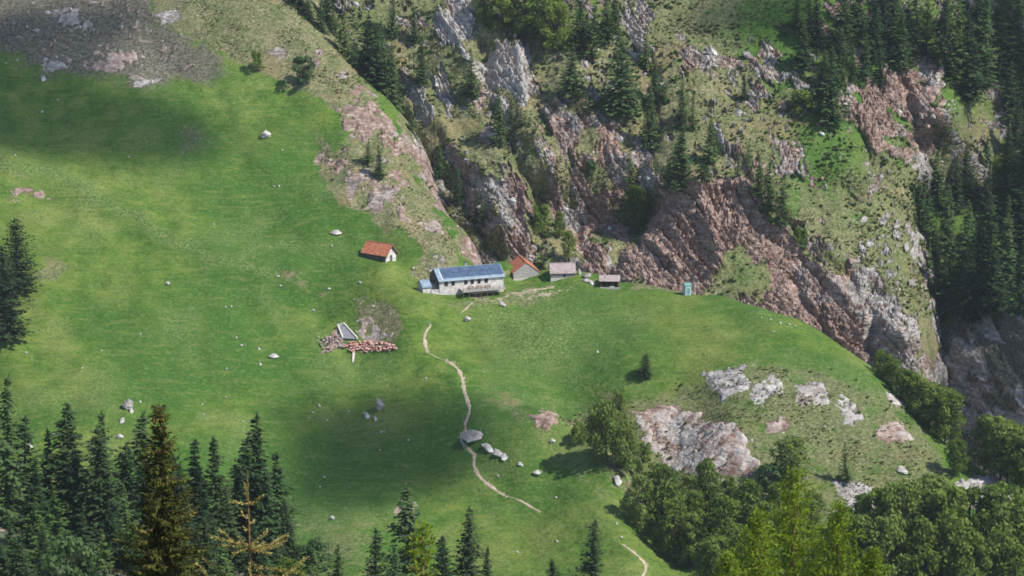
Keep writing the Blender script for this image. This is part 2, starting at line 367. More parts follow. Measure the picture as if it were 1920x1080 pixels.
def meadow():
    xs = np.arange(-235, 235.1, 0.85); ys = np.arange(505, 880, 0.85)
    X, Y = np.meshgrid(xs, ys); Z = meadow_z(X, Y)
    V = np.stack([X, Y, Z], -1).reshape(-1, 3)
    px, py, d = to_px(V); x, y = V[:, 0], V[:, 1]
    wx = px + fbm(x / 5, y / 5, 3, 50) * 22; wy = py + fbm(x / 5, y / 5, 3, 51) * 16
    rock = np.zeros(len(V)); pink = np.full(len(V), .5)
    front = np.ones(len(V))
    for poly, tint in ROCK_M.values():
        m = pm(wx, wy, poly, 8); rock = np.maximum(rock, m); pink = np.where(m > .05, tint, pink)
    dry = np.zeros(len(V))
    for poly, w, soft in DRY_M: dry = np.maximum(dry, pm(wx, wy, poly, soft) * w)
    dry = np.maximum(dry, np.maximum(np.exp(-(line_d(wx, wy, TRACK) / 11) ** 2) * .34, np.exp(-(line_d(wx, wy, [(440,490),(500,462),(560,455)]) / 9) ** 2) * .3))
    heath = pm(wx, wy, [(-300,-200),(265,-60),(300,40),(360,70),(420,120),(300,165),(200,140),(80,140),(0,90),(-300,60)], 34)
    heath = np.maximum(heath, pm(wx, wy, [(350,100),(420,110),(440,150),(300,165),(230,150)], 20) * .7)
    heath = np.maximum(heath, pm(wx, wy, [(330,235),(400,240),(400,290),(330,285)], 35) * .55)
    weed = pm(wx, wy, [(900,580),(1060,560),(1130,600),(1060,680),(960,690)], 45) * .9
    weed = np.maximum(weed, pm(wx, wy, [(640,680),(740,680),(740,730),(650,720)], 20) * .7)
    weed = np.maximum(weed, np.maximum(np.exp(-(line_d(wx, wy, TRACK) / 14) ** 2) * .9, np.exp(-(line_d(wx, wy, [(440,490),(500,462),(560,455)]) / 11) ** 2) * .9))
    # steep back of the spur: rough grass and rock
    back = np.zeros(len(V))
    gy = np.gradient(Z, 0.85, axis=0).ravel(); gx = np.gradient(Z, 0.85, axis=1).ravel()
    rock = np.maximum(rock, pm(wx, wy, STRIP, 12) * sstep(.20, .45, fbm(x / 4.5, y / 6, 4, 58)) * .8); pink = np.where(pm(px, py, STRIP, 8) > .3, .6, pink)
    steep = sstep(.85, 1.25, np.hypot(gx, gy)); dry = np.maximum(dry, steep * .9); rock = np.maximum(rock, sstep(1.1, 1.7, np.hypot(gx, gy)) * .8)
    earth = pm(wx, wy, [(735,950),(770,945),(775,965),(735,968)], 6) * .9
    earth = np.maximum(earth, pm(wx, wy, [(855,556),(960,545),(1040,534),(1130,540),(1050,556),(900,574)], 12) * .56)
    for pts, w in PATHS: earth = np.maximum(earth, np.exp(-(line_d(px, py, pts) / (5.5 * w)) ** 2) * .62 * (.6 + .5 * vnoise(x / 2, y / 2, 7)))
    # stones lie in the heath: small raised blocks
    f1, f2, rv, ox, oy = cells(x / 2.2, y / 2.2, 60)
    st = heath * (rv > .72) * sstep(.42, .2, f1); rock = np.maximum(rock, st * .95)
    V[:, 2] += st * .8
    blk = cells(x / 3.1 + .4 * fbm(x / 2, y / 2, 2, 3), y / 2.0, 61)
    V[:, 2] += rock * ((blk[2] - .4) * 1.3 + np.minimum(blk[1] - blk[0], .25) * 1.2)
    # dip behind the notch east of the path
    me = mesh_np('pasture', V, grid_faces(len(xs), len(ys)), M_TERRAIN)
    colors(me, 'mask', np.stack([rock, dry, pink, earth], -1)); z0 = np.zeros(len(V))
    colors(me, 'mask2', np.stack([heath, z0, weed, z0], -1))
    ob('pasture', me, kind='structure')
    px, py, d = to_px(V); SHEETS.append((px, py, d, V))
meadow()

# ---- rocky mountainside behind the ravine
bc = [(850,470,752),(700,205,792),(560,60,818),(530,-60,838),(640,60,818),(780,300,775),(760,150,803),(780,0,825),(700,400,765),(600,300,785),
 (900,0,820),(900,120,800),(900,250,776),(900,400,752),(1000,80,806),(1000,250,772),(1000,360,752),(1000,480,734),(1100,20,815),(1100,160,788),(1100,300,765),(1100,400,752),(1100,500,730),
 (1160,490,728),(1200,400,748),(1200,300,764),(1200,150,790),(1220,20,815),(1290,345,744),(1280,420,734),(1280,500,722),(1350,540,715),(1380,480,722),(1400,370,738),(1450,480,724),(1450,570,709),(1500,540,713),
 (1600,600,702),(1560,540,712),(1680,670,692),(1600,680,694),(1690,630,696),(1320,280,758),(1300,150,786),(1350,20,815),(1450,100,798),(1430,250,765),(1480,350,748),(1520,430,736),(1550,280,762),(1550,150,788),(1600,420,742),(1640,520,722),
 (1620,320,758),(1560,20,818),(1640,180,790),(1700,180,795),(1750,220,790),(1700,60,820),(1640,60,815),(1620,240,775),
 (900,650,715),(1200,650,700),(1500,750,680),(1650,800,672),(700,600,735),(1200,-150,850),(800,-150,855),(1600,-150,850),(500,-200,865),(450,200,810)]
bp = [P(*c) for c in bc]
# the right-hand edge turns away into the wooded ravine
for s in ((1760,130,808),(1770,270,790),(1660,280,772),(1648,380,755),(1690,480,735),(1705,560,716),(1722,650,698),(1740,760,680)):
    p = P(*s); k = .45 if s[1] < 400 else 1.0
    bp.append(p + np.array([7, 22 * k, 0])); bp.append(p + np.array([16, 55 * k, 0]))
BF = RBF([(p[0], p[2]) for p in bp], [p[1] for p in bp], 6.0)
GUL = [([(740,190),(800,290),(860,350),(900,420),(935,480)], 14, 3.2), ([(905,90),(916,190),(950,265),(1000,340),(1022,420),(1010,470)], 13, 3.6),
 ([(1015,360),(1080,395),(1150,410),(1195,385)], 40, 9.0), ([(1215,120),(1218,270),(1185,350)], 16, 3.0), ([(1140,520),(1165,470),(1200,420),(1262,345)], 18, 4.0),
 ([(1335,260),(1420,335),(1480,425),(1535,480),(1640,545)], 14, 3.5), ([(600,60),(680,170),(740,280)], 16, 3.0), ([(1560,170),(1600,230),(1640,300)], 14, 3.0), ([(1690,150),(1720,230),(1735,275)], 9, 3.0),
 ([(1600,540),(1640,600),(1640,680)], 12, 3.5), ([(1480,520),(1530,580),(1560,640)], 9, 2.0), ([(1080,400),(1100,480)], 12, 2.5)]
RID = [([(770,150),(830,235),(900,330),(960,440)], 16, 2.0), ([(960,90),(985,230),(1040,330)], 18, 1.8), ([(1272,345),(1400,352),(1465,425),(1535,505),(1700,645)], 14, 2.5), ([(830,20),(880,120),(930,200)], 14, 1.5),
 ([(1060,110),(1110,230),(1180,330)], 25, 2.0), ([(1300,330),(1330,420),(1345,500)], 14, 2.0), ([(1200,430),(1230,470),(1260,500)], 10, 1.8)]
ROCK_B = [([(785,-20),(880,-20),(905,60),(955,130),(975,215),(935,215),(890,130),(835,85)], .05, .95), ([(765,150),(830,140),(870,215),(800,225)], .15, .95), ([(905,85),(985,80),(1015,235),(960,240),(925,180)], .3, .95),
 ([(950,200),(1090,190),(1185,290),(1180,385),(1040,350),(975,290)], .55, .68), ([(1015,335),(1185,340),(1180,490),(1090,490),(1040,430)], .9, .8), ([(850,325),(915,330),(935,430),(890,420)], .4, .75), ([(915,415),(1005,430),(1020,505),(930,505)], .85, .85),
 ([(1150,500),(1190,420),(1262,335),(1400,345),(1462,420),(1530,500),(1640,545),(1715,640),(1705,700),(1600,690),(1480,640),(1330,580),(1180,530)], .9, .92),
 ([(1275,90),(1430,95),(1420,135),(1285,130)], .5, .65), ([(1445,268),(1500,265),(1505,335),(1455,335)], .35, .9), ([(1565,150),(1700,110),(1765,200),(1760,285),(1640,285),(1590,240)], .75, .85), ([(1160,0),(1215,0),(1225,110),(1185,120)], .3, .8),
 ([(770,290),(840,320),(880,400),(800,380)], .3, .5), ([(1560,370),(1630,355),(1640,385),(1575,395)], .5, .7), ([(1480,500),(1640,520),(1660,600),(1500,540)], .6, .7), ([(1610,545),(1665,540),(1710,600),(1735,690),(1640,700)], .3, .98),
 ([(1000,230),(1080,230),(1100,330),(1040,330)], .8, .8), ([(690,180),(740,190),(770,290),(720,270)], .5, .55), ([(1340,255),(1420,270),(1430,330),(1360,320)], .4, .55), ([(860,480),(1000,470),(1180,490),(1180,560),(860,560)], .5, .6), ([(1715,470),(1800,470),(1900,760),(1735,720)], .3, .75)]
GRASS_B = [([(1340,515),(1375,475),(1430,490),(1440,555),(1400,570),(1325,560)], .9), ([(1010,360),(1035,385),(1040,440),(1060,480),(1085,480),(1070,420),(1040,395)], .9), ([(1300,250),(1330,250),(1340,330),(1300,340)], .6),
 ([(1500,220),(1620,250),(1640,400),(1540,340),(1500,300)], .5), ([(1220,-20),(1480,-20),(1500,80),(1430,85),(1230,80)], .7)]
def mountain():
    xs = np.arange(-125, 175.1, 0.42); zs = np.arange(-238, -66, 0.42)
    X, Z = np.meshgrid(xs, zs); Yb = BF(X, Z)
    V = np.stack([X, Yb, Z], -1).reshape(-1, 3); px, py, d = to_px(V); x, z = V[:, 0], V[:, 2]
    wx = px + fbm(x / 5, z / 5, 4, 150) * 26; wy = py + fbm(x / 5, z / 5, 4, 151) * 24
    rock = np.zeros(len(V)); pink = .35 + .35 * fbm(x / 30, z / 30, 2, 9)
    for poly, tint, w in ROCK_B:
        m = pm(wx, wy, poly, 11) * w; rock = np.maximum(rock, m); pink = np.where(m > .2, tint, pink)
    for pts, w, a, tint in (([(835,0),(900,120),(955,220),(1010,300),(1085,385)], 20, .85, .35), ([(755,140),(830,240),(880,335),(930,440),(960,500)], 17, .8, .4), ([(1180,-10),(1205,60),(1215,120)], 14, .8, .3), ([(690,190),(740,270),(780,340),(820,420)], 15, .75, .5),
                            ([(1060,190),(1120,260),(1180,330)], 24, .75, .6), ([(1350,250),(1420,320),(1470,400),(1540,470),(1640,530)], 13, .75, .5), ([(900,180),(930,280),(985,380),(1000,450)], 15, .75, .6), ([(1575,250),(1620,300),(1640,390)], 10, .7, .6)):
        m = np.clip(1.35 - line_d(wx, wy, pts) / w, 0, 1) * a; rock = np.maximum(rock, m); pink = np.where(m > .3, tint, pink)
    g = np.zeros(len(V))
    for poly, w in GRASS_B: g = np.maximum(g, pm(wx, wy, poly, 16) * w)
    gcover = g.copy()
    # beds dipping to the right: s across the bedding, t along it
    q = fbm(x / 26, z / 26, 2, 120); ang = R(47)
    s = x * np.cos(ang) + z * np.sin(ang) + fbm(x / 3, z / 3, 3, 121) * .6 + q * 7; t = x * np.sin(ang) - z * np.cos(ang) + fbm(x / 3, z / 3, 3, 122) * .9
    def beds(th, ln, seed):
        k = np.floor(s / th); f = s / th - k; jj = t / ln + _h(k, k * 0, seed) * 7; j = np.floor(jj); g_ = jj - j
        return _h(k, j, seed + 1), f, np.minimum(np.minimum(f, 1 - f) * th, np.minimum(g_, 1 - g_) * ln), _h(k, k * 0 + 3, seed + 2)
    outc = sstep(.04, .30, fbm(s / 7, t / 11, 5, 125, .6) + .08 * ridged(s / 5, t / 8, 2, 6) - .04)     # scattered small outcrops on the grass
    rock = np.maximum(rock, outc * .75)
    peb = cells(x / 1.9 + .3 * q, z / 1.5, 171); peb2 = cells(x / 4.2 + .4 * q, z / 3.0, 174); near_r = sstep(.02, .35, fbm(s / 12, t / 16, 3, 178) + .15)
    rock = np.maximum(rock, (peb[2] > .86 - .32 * near_r) * sstep(.40, .24, peb[0]) * .85); rock = np.maximum(rock, (peb2[2] > .9 - .3 * near_r) * sstep(.42, .26, peb2[0]) * .85)
    rock = rock * (1 - gcover) 
    rock = np.clip(rock - sstep(.02, .4, fbm(s / 4, t / 9, 4, 140)) * .75 * (1 - .7 * np.maximum(pm(wx, wy, ROCK_B[7][0], 10), np.maximum(pm(wx, wy, ROCK_B[15][0], 10), pm(wx, wy, ROCK_B[14][0], 10) * .6))), 0, 1)
    disp = fbm(x / 25, z / 25, 3, 100) * 2.2 + fbm(x / 6, z / 6, 4, 101) * .7
    for pts, w, a in GUL:
        dd = line_d(wx * .5 + px * .5, wy * .5 + py * .5, pts); disp -= 1.1 * a * np.exp(-(dd / w) ** 2)
    for pts, w, a in RID:
        dd = line_d(wx * .5 + px * .5, wy * .5 + py * .5, pts); disp += 1.25 * a * np.exp(-(dd / w) ** 2)
    b1 = beds(4.6, 6.5, 410); b2 = beds(1.7, 2.8, 420); b3 = cells(x / 1.1, z / .9, 430); c1 = cells(x / 5, z / 5, 110); c2 = cells(x / 1.8, z / 1.8, 113)
    blk = (b1[0] - .5) * 2.0 + (b1[3] - .5) * 3.4 + (b1[1] - .5) * 2.4 + np.minimum(b1[2], .5) * 1.6 - .7
    blk2 = (b2[0] - .5) * .9 + (b2[3] - .5) * 1.2 + (b2[1] - .5) * .9 + np.minimum(b2[2], .3) * 1.8 - .4
    blk3 = (b3[2] - .5) * .38 + fbm(x / 1.3, z / 1.3, 3, 131) * .25
    rs = sstep(.25, .6, rock)
    disp += rs * (blk * .8 + blk2 * .85 + blk3) + (1 - rs) * fbm(x / 1.8, z / 1.8, 2, 130) * .22 
    V[:, 1] -= disp * .80; V[:, 2] += disp * .60
    rock = np.clip(rock + .18 * rs * (c2[2] - .5), 0, 1)
    pink = np.clip(pink + (c1[2] - .5) * .5, 0, 1)
    dry = np.clip(.74 - .06 * gcover + .35 * fbm(x / 22, z / 22, 3, 160) - .35 * sstep(1200, 1500, px) * sstep(420, 150, py), 0.1, 1)
    me = mesh_np('mountainside', V, grid_faces(len(xs), len(zs)), M_TERRAIN, False)
    z0 = np.zeros(len(V))
    colors(me, 'mask', np.stack([rock, dry, pink, z0], -1)); colors(me, 'mask2', np.stack([z0, np.clip(pm(wx, wy, ROCK_B[0][0], 20) + pm(wx, wy, ROCK_B[1][0], 15) + pm(wx, wy, ROCK_B[2][0], 15), 0, 1) * .35, gcover * .15, z0], -1))
    o = ob('mountainside', me, kind='structure')
    px, py, d = to_px(V); SHEETS.append((px, py, d, V))
    return o, V, rock
MOUNTAIN, MV, MROCK = mountain()

# ---- far wooded slope and the shaded scree wall at the right edge
cc = [(1640,400,790),(1700,300,808),(1760,250,818),(1920,250,822),(1800,450,775),(1920,450,778),(1750,580,748),(1700,100,850),(1900,50,858),(1550,50,865),(1640,600,760),(1500,300,830),
      (1760,620,738),(1740,700,728),(1830,600,730),(1920,570,722),(1830,690,708),(1920,690,692),(1780,780,706),(1920,790,676),(2050,560,700),(2050,750,665),(2100,250,815),(2100,50,850),(1700,850,700),(1900,900,660),(1800,-150,890),(2200,400,760),(2200,700,640)]
cp_ = [P(*c) for c in cc]
CF = RBF([(p[0], p[2]) for p in cp_], [p[1] for p in cp_], 6.0)
def far_slope():
    xs = np.arange(70, 300.1, 0.6); zs = np.arange(-240, -60, 0.6)
    X, Z = np.meshgrid(xs, zs); V = np.stack([X, CF(X, Z), Z], -1).reshape(-1, 3); px, py, d = to_px(V); x, z = V[:, 0], V[:, 2]
    wx = px + fbm(x / 5, z / 5, 4, 250) * 26; wy = py + fbm(x / 5, z / 5, 4, 251) * 24
    rock = np.zeros(len(V)); pink = np.full(len(V), .5)
    scree = pm(wx, wy, [(1735,690),(1760,640),(1810,590),(1920,575),(2300,540),(2300,1000),(1740,1000)], 12)
    for poly, tint, w in (([(1840,190),(1960,190),(1960,265),(1850,255)], .7, .8), ([(1750,310),(1810,315),(1800,350),(1755,345)], .6, .7), ([(1890,30),(1960,30),(1960,120),(1895,110)], .1, .8), ([(1740,690),(1800,640),(1830,740),(1760,760)], .1, .7), ([(1860,770),(2000,760),(2000,850),(1870,830)], .0, 1)):
        m = pm(wx, wy, poly, 10) * w; rock = np.maximum(rock, m); pink = np.where(m > .2, tint, pink)
    rock = np.maximum(rock, scree * sstep(-.05, .3, fbm(x / 4, z / 4, 4, 260)) * .75)
    pink = np.where((scree > .5) & (rock < .8), .25, pink)
    s = x * .8 + z * .6; t = -x * .6 + z * .8
    c1 = cells(s / 4, t / 6, 210); c2 = cells(s / 1.7, t / 2.6, 213); rs = sstep(.2, .6, rock)
    disp = fbm(x / 22, z / 22, 3, 200) * 2.5 + fbm(x / 5, z / 5, 4, 201) * .9 + scree * (fbm(x / 2.2, z / 2.2, 3, 270) * 1.6 + (cells(x / 1.6, z / 1.6, 275)[2] - .5) * 1.1) + rs * ((c1[2] - .5) * 2 + (c2[2] - .5) * 1.3 + np.minimum(c2[1] - c2[0], .3))
    V[:, 1] -= disp * .8; V[:, 2] += disp * .6
    me = mesh_np('far_slope', V, grid_faces(len(xs), len(zs)), M_TERRAIN, False); z0 = np.zeros(len(V))
    colors(me, 'mask', np.stack([rock, np.clip(.5 + .4 * fbm(x / 20, z / 20, 3, 261), 0, 1), pink, z0], -1)); colors(me, 'mask2', np.stack([scree * .9, z0, z0, z0], -1))
    ob('far_slope', me, kind='structure'); px, py, d = to_px(V); SHEETS.append((px, py, d, V))
far_slope()

# ================================================================== MORE MATERIALS
def plain(name, c1, c2=None, scale=2.0, rough=0.85, spec=0.2, bump=0.0, metal=0.0, stretch=(1, 1, 1)):
    N = NT(name); co = N.coord(stretch)
    if c2 is None: N.base(c1)
    else:
        n = N.noise(co, scale, 4, 0.6); N.base(N.mix(N.mr(n, 0.3, 0.7), c1, c2))
        if bump: N.bump(n, bump, 0.1)
    N.b.inputs['Roughness'].default_value = rough; N.b.inputs['Specular IOR Level'].default_value = spec; N.b.inputs['Metallic'].default_value = metal
    return N.m
def foliage(name, stops, scale=0.5, trans=0.3, hue=0.35):
    """leaf material: colour varies in clumps through the crown and from tree to tree"""
    N = NT(name); co = N.coord()
    n = N.noise(co, scale, 3, 0.6); oi = N.new('ShaderNodeObjectInfo')
    f = N.math('ADD', N.math('MULTIPLY', n, 1.0), N.math('MULTIPLY', N.math('SUBTRACT', oi.outputs['Random'], 0.5), hue))
    c = N.ramp(f, stops)
    d = N.new('ShaderNodeBsdfDiffuse'); t = N.new('ShaderNodeBsdfTranslucent'); mx = N.new('ShaderNodeMixShader')
    N.l.new(c, d.inputs[0]); N.l.new(c, t.inputs[0]); mx.inputs[0].default_value = trans
    N.l.new(d.outputs[0], mx.inputs[1]); N.l.new(t.outputs[0], mx.inputs[2]); N.l.new(mx.outputs[0], N.out.inputs[0]); N.n.remove(N.b)
    return N.m
M_SPRUCE = foliage('spruce_needles', [(0.25, (0.042, 0.082, 0.032)), (0.5, (0.076, 0.132, 0.050)), (0.78, (0.130, 0.185, 0.070))], 0.45, 0.38)
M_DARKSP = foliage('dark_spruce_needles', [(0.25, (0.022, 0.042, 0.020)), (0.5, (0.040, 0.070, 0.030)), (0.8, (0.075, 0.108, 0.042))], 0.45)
M_LARCHG = foliage('green_larch_needles', [(0.25, (0.055, 0.100, 0.030)), (0.5, (0.095, 0.155, 0.044)), (0.8, (0.155, 0.21, 0.070))], 0.5)
M_LEAF = foliage('broad_leaves', [(0.25, (0.085, 0.145, 0.028)), (0.5, (0.155, 0.225, 0.046)), (0.78, (0.235, 0.30, 0.078))], 0.35, 0.48)
M_LEAF2 = foliage('light_broad_leaves', [(0.25, (0.105, 0.165, 0.030)), (0.5, (0.185, 0.255, 0.048)), (0.78, (0.275, 0.33, 0.082))], 0.35, 0.48)
M_BRIGHT = foliage('young_larch_needles', [(0.25, (0.10, 0.16, 0.016)), (0.5, (0.18, 0.26, 0.022)), (0.78, (0.29, 0.35, 0.04))], 0.8, 0.45, 0.1)
M_FSPR = foliage('old_spruce_needles', [(0.30, (0.020, 0.027, 0.009)), (0.5, (0.060, 0.068, 0.016)), (0.66, (0.21, 0.19, 0.045))], 1.6, 0.25, 0.1)
M_GOLD = foliage('golden_shoot_needles', [(0.25, (0.25, 0.19, 0.05)), (0.5, (0.42, 0.34, 0.10)), (0.75, (0.58, 0.52, 0.22))], 3.0, 0.2, 0.1)
M_TUFT = foliage('tussock_blades', [(0.25, (0.07, 0.09, 0.03)), (0.5, (0.15, 0.155, 0.062)), (0.75, (0.25, 0.225, 0.11))], 0.13, 0.25, 0.0)
M_BARK = plain('bark', (0.05, 0.038, 0.028), (0.12, 0.095, 0.07), 3.0, bump=0.5)
M_GBARK = plain('golden_bark', (0.14, 0.08, 0.035), (0.26, 0.17, 0.08), 8.0)
M_PALEBARK = plain('grey_dead_twig', (0.2, 0.17, 0.14), (0.36, 0.31, 0.26), 5.0)
M_CONE = plain('brown_cones', (0.20, 0.075, 0.03), (0.40, 0.19, 0.08), 6.0)
def rock_mat(name, pink, light=1.0):
    N = NT(name); co = N.coord(kind='Object'); c, mid, fine, bed = rock_color(N, co, pink)
    if light != 1.0: c = N.mix(1.0, c, (light, light, light), 'MULTIPLY')
    N.base(c); N.bump(N.math('ADD', mid, N.math('MULTIPLY', fine, .5)), .7, .25); return N.m
M_ROCKG = rock_mat('grey_stone', 0.0); M_ROCKW = rock_mat('pale_stone', 0.05, 1.3); M_ROCKP = rock_mat('pink_stone', 1.0); M_ROCKLP = plain('fresh_pink_stone', (0.42, 0.19, 0.15), (0.60, 0.38, 0.32), 0.8, bump=.5)
M_PATH = plain('trodden_earth', (0.27, 0.20, 0.13), (0.46, 0.39, 0.29), 1.5, bump=.4)

# ================================================================== TREES
def kite(c, d, u, L, W):
    """arrays of kite-shaped sprays: centre base c, direction d, width direction u"""
    a = c; b = c + d * (L * .45)[:, None] + u * (W * .5)[:, None]; e = c + d * L[:, None]; f = c + d * (L * .45)[:, None] - u * (W * .5)[:, None]
    n = len(c); V = np.stack([a, b, e, f], 1).reshape(-1, 3); F = np.arange(4 * n).reshape(n, 4); return V, F
def unit(v): return v / np.maximum(np.linalg.norm(v, axis=1, keepdims=True), 1e-9)
def cone_mesh(name, pts, rad, mat, n=6):
    V = []; F = []
    pts = [Vector(p) for p in pts]
    for k, (p, r) in enumerate(zip(pts, rad)):
        d = (pts[min(k + 1, len(pts) - 1)] - pts[max(k - 1, 0)]).normalized()
        a = d.orthogonal().normalized(); b = d.cross(a)
        for j in range(n):
            t = 2 * math.pi * j / n; V.append(tuple(p + (a * math.cos(t) + b * math.sin(t)) * r))
    for k in range(len(pts) - 1):
        for j in range(n):
            F.append((k * n + j, k * n + (j + 1) % n, (k + 1) * n + (j + 1) % n, (k + 1) * n + j))
    return mesh_np(name, V, F, mat)
def limbs_mesh(name, items, mat, n=5):
    """several tapered limbs in one mesh (trunk with its boughs)"""
    VV = []; FF = []; o = 0
    for pts, rad in items:
        m = cone_mesh('tmp', pts, rad, None, n)
        v = np.empty(len(m.vertices) * 3, np.float32); m.vertices.foreach_get('co', v); f = np.empty(len(m.polygons) * 4, np.int32); m.polygons.foreach_get('vertices', f)
        VV.append(v.reshape(-1, 3)); FF.append(f.reshape(-1, 4) + o); o += len(m.vertices); bpy.data.meshes.remove(m)
    return mesh_np(name, np.concatenate(VV), np.concatenate(FF), mat)

def conifer_proto(seed, mat, H=20.0, rmax=3.4, spacing=0.55, nb=10, droop=0.35, power=0.9, lo=0.06, rag=0.36, gap=0.16, step=0.62, card=1.0):
    r = np.random.default_rng(seed); C = []; D = []; L = []; W = []
    z = H * lo; items = [([(0, 0, -1.2), (0, 0, H * .5), (0, 0, H * .99)], [H * .016, H * .009, .02])]
    lop = r.uniform(-.35, .35)
    while z < H * .985:
        t = z / H; R0 = rmax * (1 - t) ** power * min(1, .62 + t * 2.2); nbr = max(4, int(nb * (0.55 + .45 * (1 - t)) + r.integers(-1, 2)))
        a0 = r.uniform(0, 6.28)
        for k in range(nbr):
            if r.random() < gap: continue
            a = a0 + k * 6.283 / nbr + r.normal() * .2; rr = R0 * (1 + r.normal() * rag) * (1 + lop * math.cos(a))
            rr = max(.25, rr); ca, sa = math.cos(a), math.sin(a); up = .45 * t - droop * (1 - t)
            if k % 3 == 0 and rr > 1: items.append(([(0, 0, z), (ca * rr * .85, sa * rr * .85, z + rr * up * .5)], [.05, .015]))
            x = .12 * rr
            while x < rr:
                q = x / rr; zz = z + rr * (up * q + .22 * q * q)
                for s in ((0,) if q > .85 else (-1, 1)):
                    th = a + s * r.uniform(.35, .95)
                    C.append((ca * x, sa * x, zz + r.normal() * .08)); D.append((math.cos(th), math.sin(th), -.28 + r.normal() * .22 + (.5 if t > .93 else 0)))
                    L.append(card * r.uniform(.7, 1.25) * (1 - .45 * t)); W.append(card * .62 * r.uniform(.7, 1.2) * (1 - .35 * t))
                x += step * r.uniform(.8, 1.2) * (.6 + .4 * (1 - t))
        z += spacing * r.uniform(.75, 1.25) * (1 - .35 * t)
    for k in range(10):
        C.append((0, 0, H * (.95 + .005 * k))); a = r.uniform(0, 6.28); D.append((math.cos(a) * .5, math.sin(a) * .5, 1)); L.append(.55); W.append(.22)
    C = np.array(C); D = unit(np.array(D)); L = np.array(L); W = np.array(W)
    u = unit(np.cross(D, r.normal(size=D.shape) * .45 + np.array([0, 0, 1.0])))
    V, F = kite(C, D, u, L, W)
    return (limbs_mesh('spruce_trunk', items, M_BARK), mesh_np('spruce_crown', V, F, mat, False), H)
def broad_proto(seed, mat, H=13.0, wide=4.2, lobes=22, leaves=105, card=.60, base=.10, tall=1.0):
    r = np.random.default_rng(seed); C = []; N_ = []; items = [([(0, 0, -1), (r.normal() * .2, r.normal() * .2, H * .35), (r.normal() * .3, r.normal() * .3, H * .75)], [H * .02, H * .014, H * .004])]
    for k in range(lobes):
        t = (k + .5) / lobes; zz = H * (base + (1 - base) * (t ** .85)) ; a = k * 2.4 + r.normal() * .4
        prof = math.sin(math.pi * min(1, .16 + .80 * (t))) ** .6
        rr = wide * prof * math.sqrt(r.uniform(.25, 1)) * .78; br = wide * r.uniform(.30, .46) * (.65 + .35 * prof)
        c = np.array([math.cos(a) * rr, math.sin(a) * rr, min(zz, H - br * .8)])
        items.append(([(0, 0, H * (base * .7 + .45 * t)), tuple(c * np.array([.5, .5, 1]) - np.array([0, 0, br * .4])), tuple(c)], [H * .008, H * .005, .02]))
        n = unit(r.normal(size=(leaves, 3)) + np.array([0, 0, .25])); sh = r.uniform(.55, 1.08, size=(leaves, 1))
        C.append(c + n * sh * br * np.array([1, 1, .82])); N_.append(n)
    C = np.concatenate(C); n = np.concatenate(N_); m = len(C)
    nn = unit(n + r.normal(size=(m, 3)) * .55); d = unit(np.cross(nn, r.normal(size=(m, 3)))); d[:, 2] -= .25; d = unit(d); u = unit(np.cross(nn, d))
    L = card * r.uniform(.6, 1.3, m); V, F = kite(C - d * (L * .5)[:, None], d, u, L, L * .8)
    return (limbs_mesh('broadleaf_trunk', items, M_BARK), mesh_np('broadleaf_crown', V, F, mat, False), H)
PROTO = {'ovoid': [conifer_proto(17, M_DARKSP, H=18, rmax=3.0, power=.5, nb=12, gap=.06, card=.85, droop=.2), conifer_proto(18, M_DARKSP, H=18, rmax=2.8, power=.55, nb=12, gap=.06, card=.85, droop=.2)],
 'spruce': [conifer_proto(1, M_SPRUCE), conifer_proto(2, M_SPRUCE, rmax=3.0, rag=.3), conifer_proto(3, M_SPRUCE, rmax=3.9, gap=.14, rag=.32), conifer_proto(4, M_SPRUCE, rmax=2.6, power=.75), conifer_proto(5, M_SPRUCE, rmax=3.2, power=1.15, gap=.25), conifer_proto(6, M_LARCHG, rmax=3.0, power=.8, gap=.22)],
 'dark': [conifer_proto(11, M_DARKSP, rmax=3.6), conifer_proto(12, M_DARKSP, rmax=3.2, rag=.3), conifer_proto(13, M_DARKSP, rmax=4.2, gap=.12, power=.8), conifer_proto(14, M_DARKSP, rmax=3.0, power=.7), conifer_proto(15, M_DARKSP, rmax=3.0, power=1.2, gap=.28), conifer_proto(16, M_SPRUCE, rmax=2.7, power=.85, gap=.22)],
 'larch': [conifer_proto(21, M_LARCHG, rmax=3.3, gap=.25, rag=.4, droop=.15, nb=7), conifer_proto(22, M_LARCHG, rmax=2.9, gap=.22, rag=.4, droop=.1, nb=7)],
 'broad': [broad_proto(31, M_LEAF), broad_proto(32, M_LEAF, wide=3.6, H=14), broad_proto(33, M_LEAF, wide=4.6, H=12, lobes=24)],
 'light': [broad_proto(41, M_LEAF2), broad_proto(42, M_LEAF2, wide=3.7, H=13.5)],
 'bush': [broad_proto(51, M_LEAF, H=6, wide=3.0, lobes=12, leaves=110, card=.5, base=.1), broad_proto(52, M_SPRUCE, H=7, wide=2.8, lobes=12, leaves=120, card=.5, base=.08)]}
KINDNAME = {'spruce': 'spruce_tree', 'dark': 'spruce_tree', 'larch': 'larch_tree', 'broad': 'broadleaf_tree', 'light': 'broadleaf_tree', 'bush': 'bush', 'ovoid': 'conifer_tree'}
ORD = 'first second third fourth fifth sixth seventh eighth ninth tenth eleventh twelfth thirteenth fourteenth fifteenth sixteenth seventeenth eighteenth nineteenth twentieth'.split()
SC = Vector((0, 0, 0))
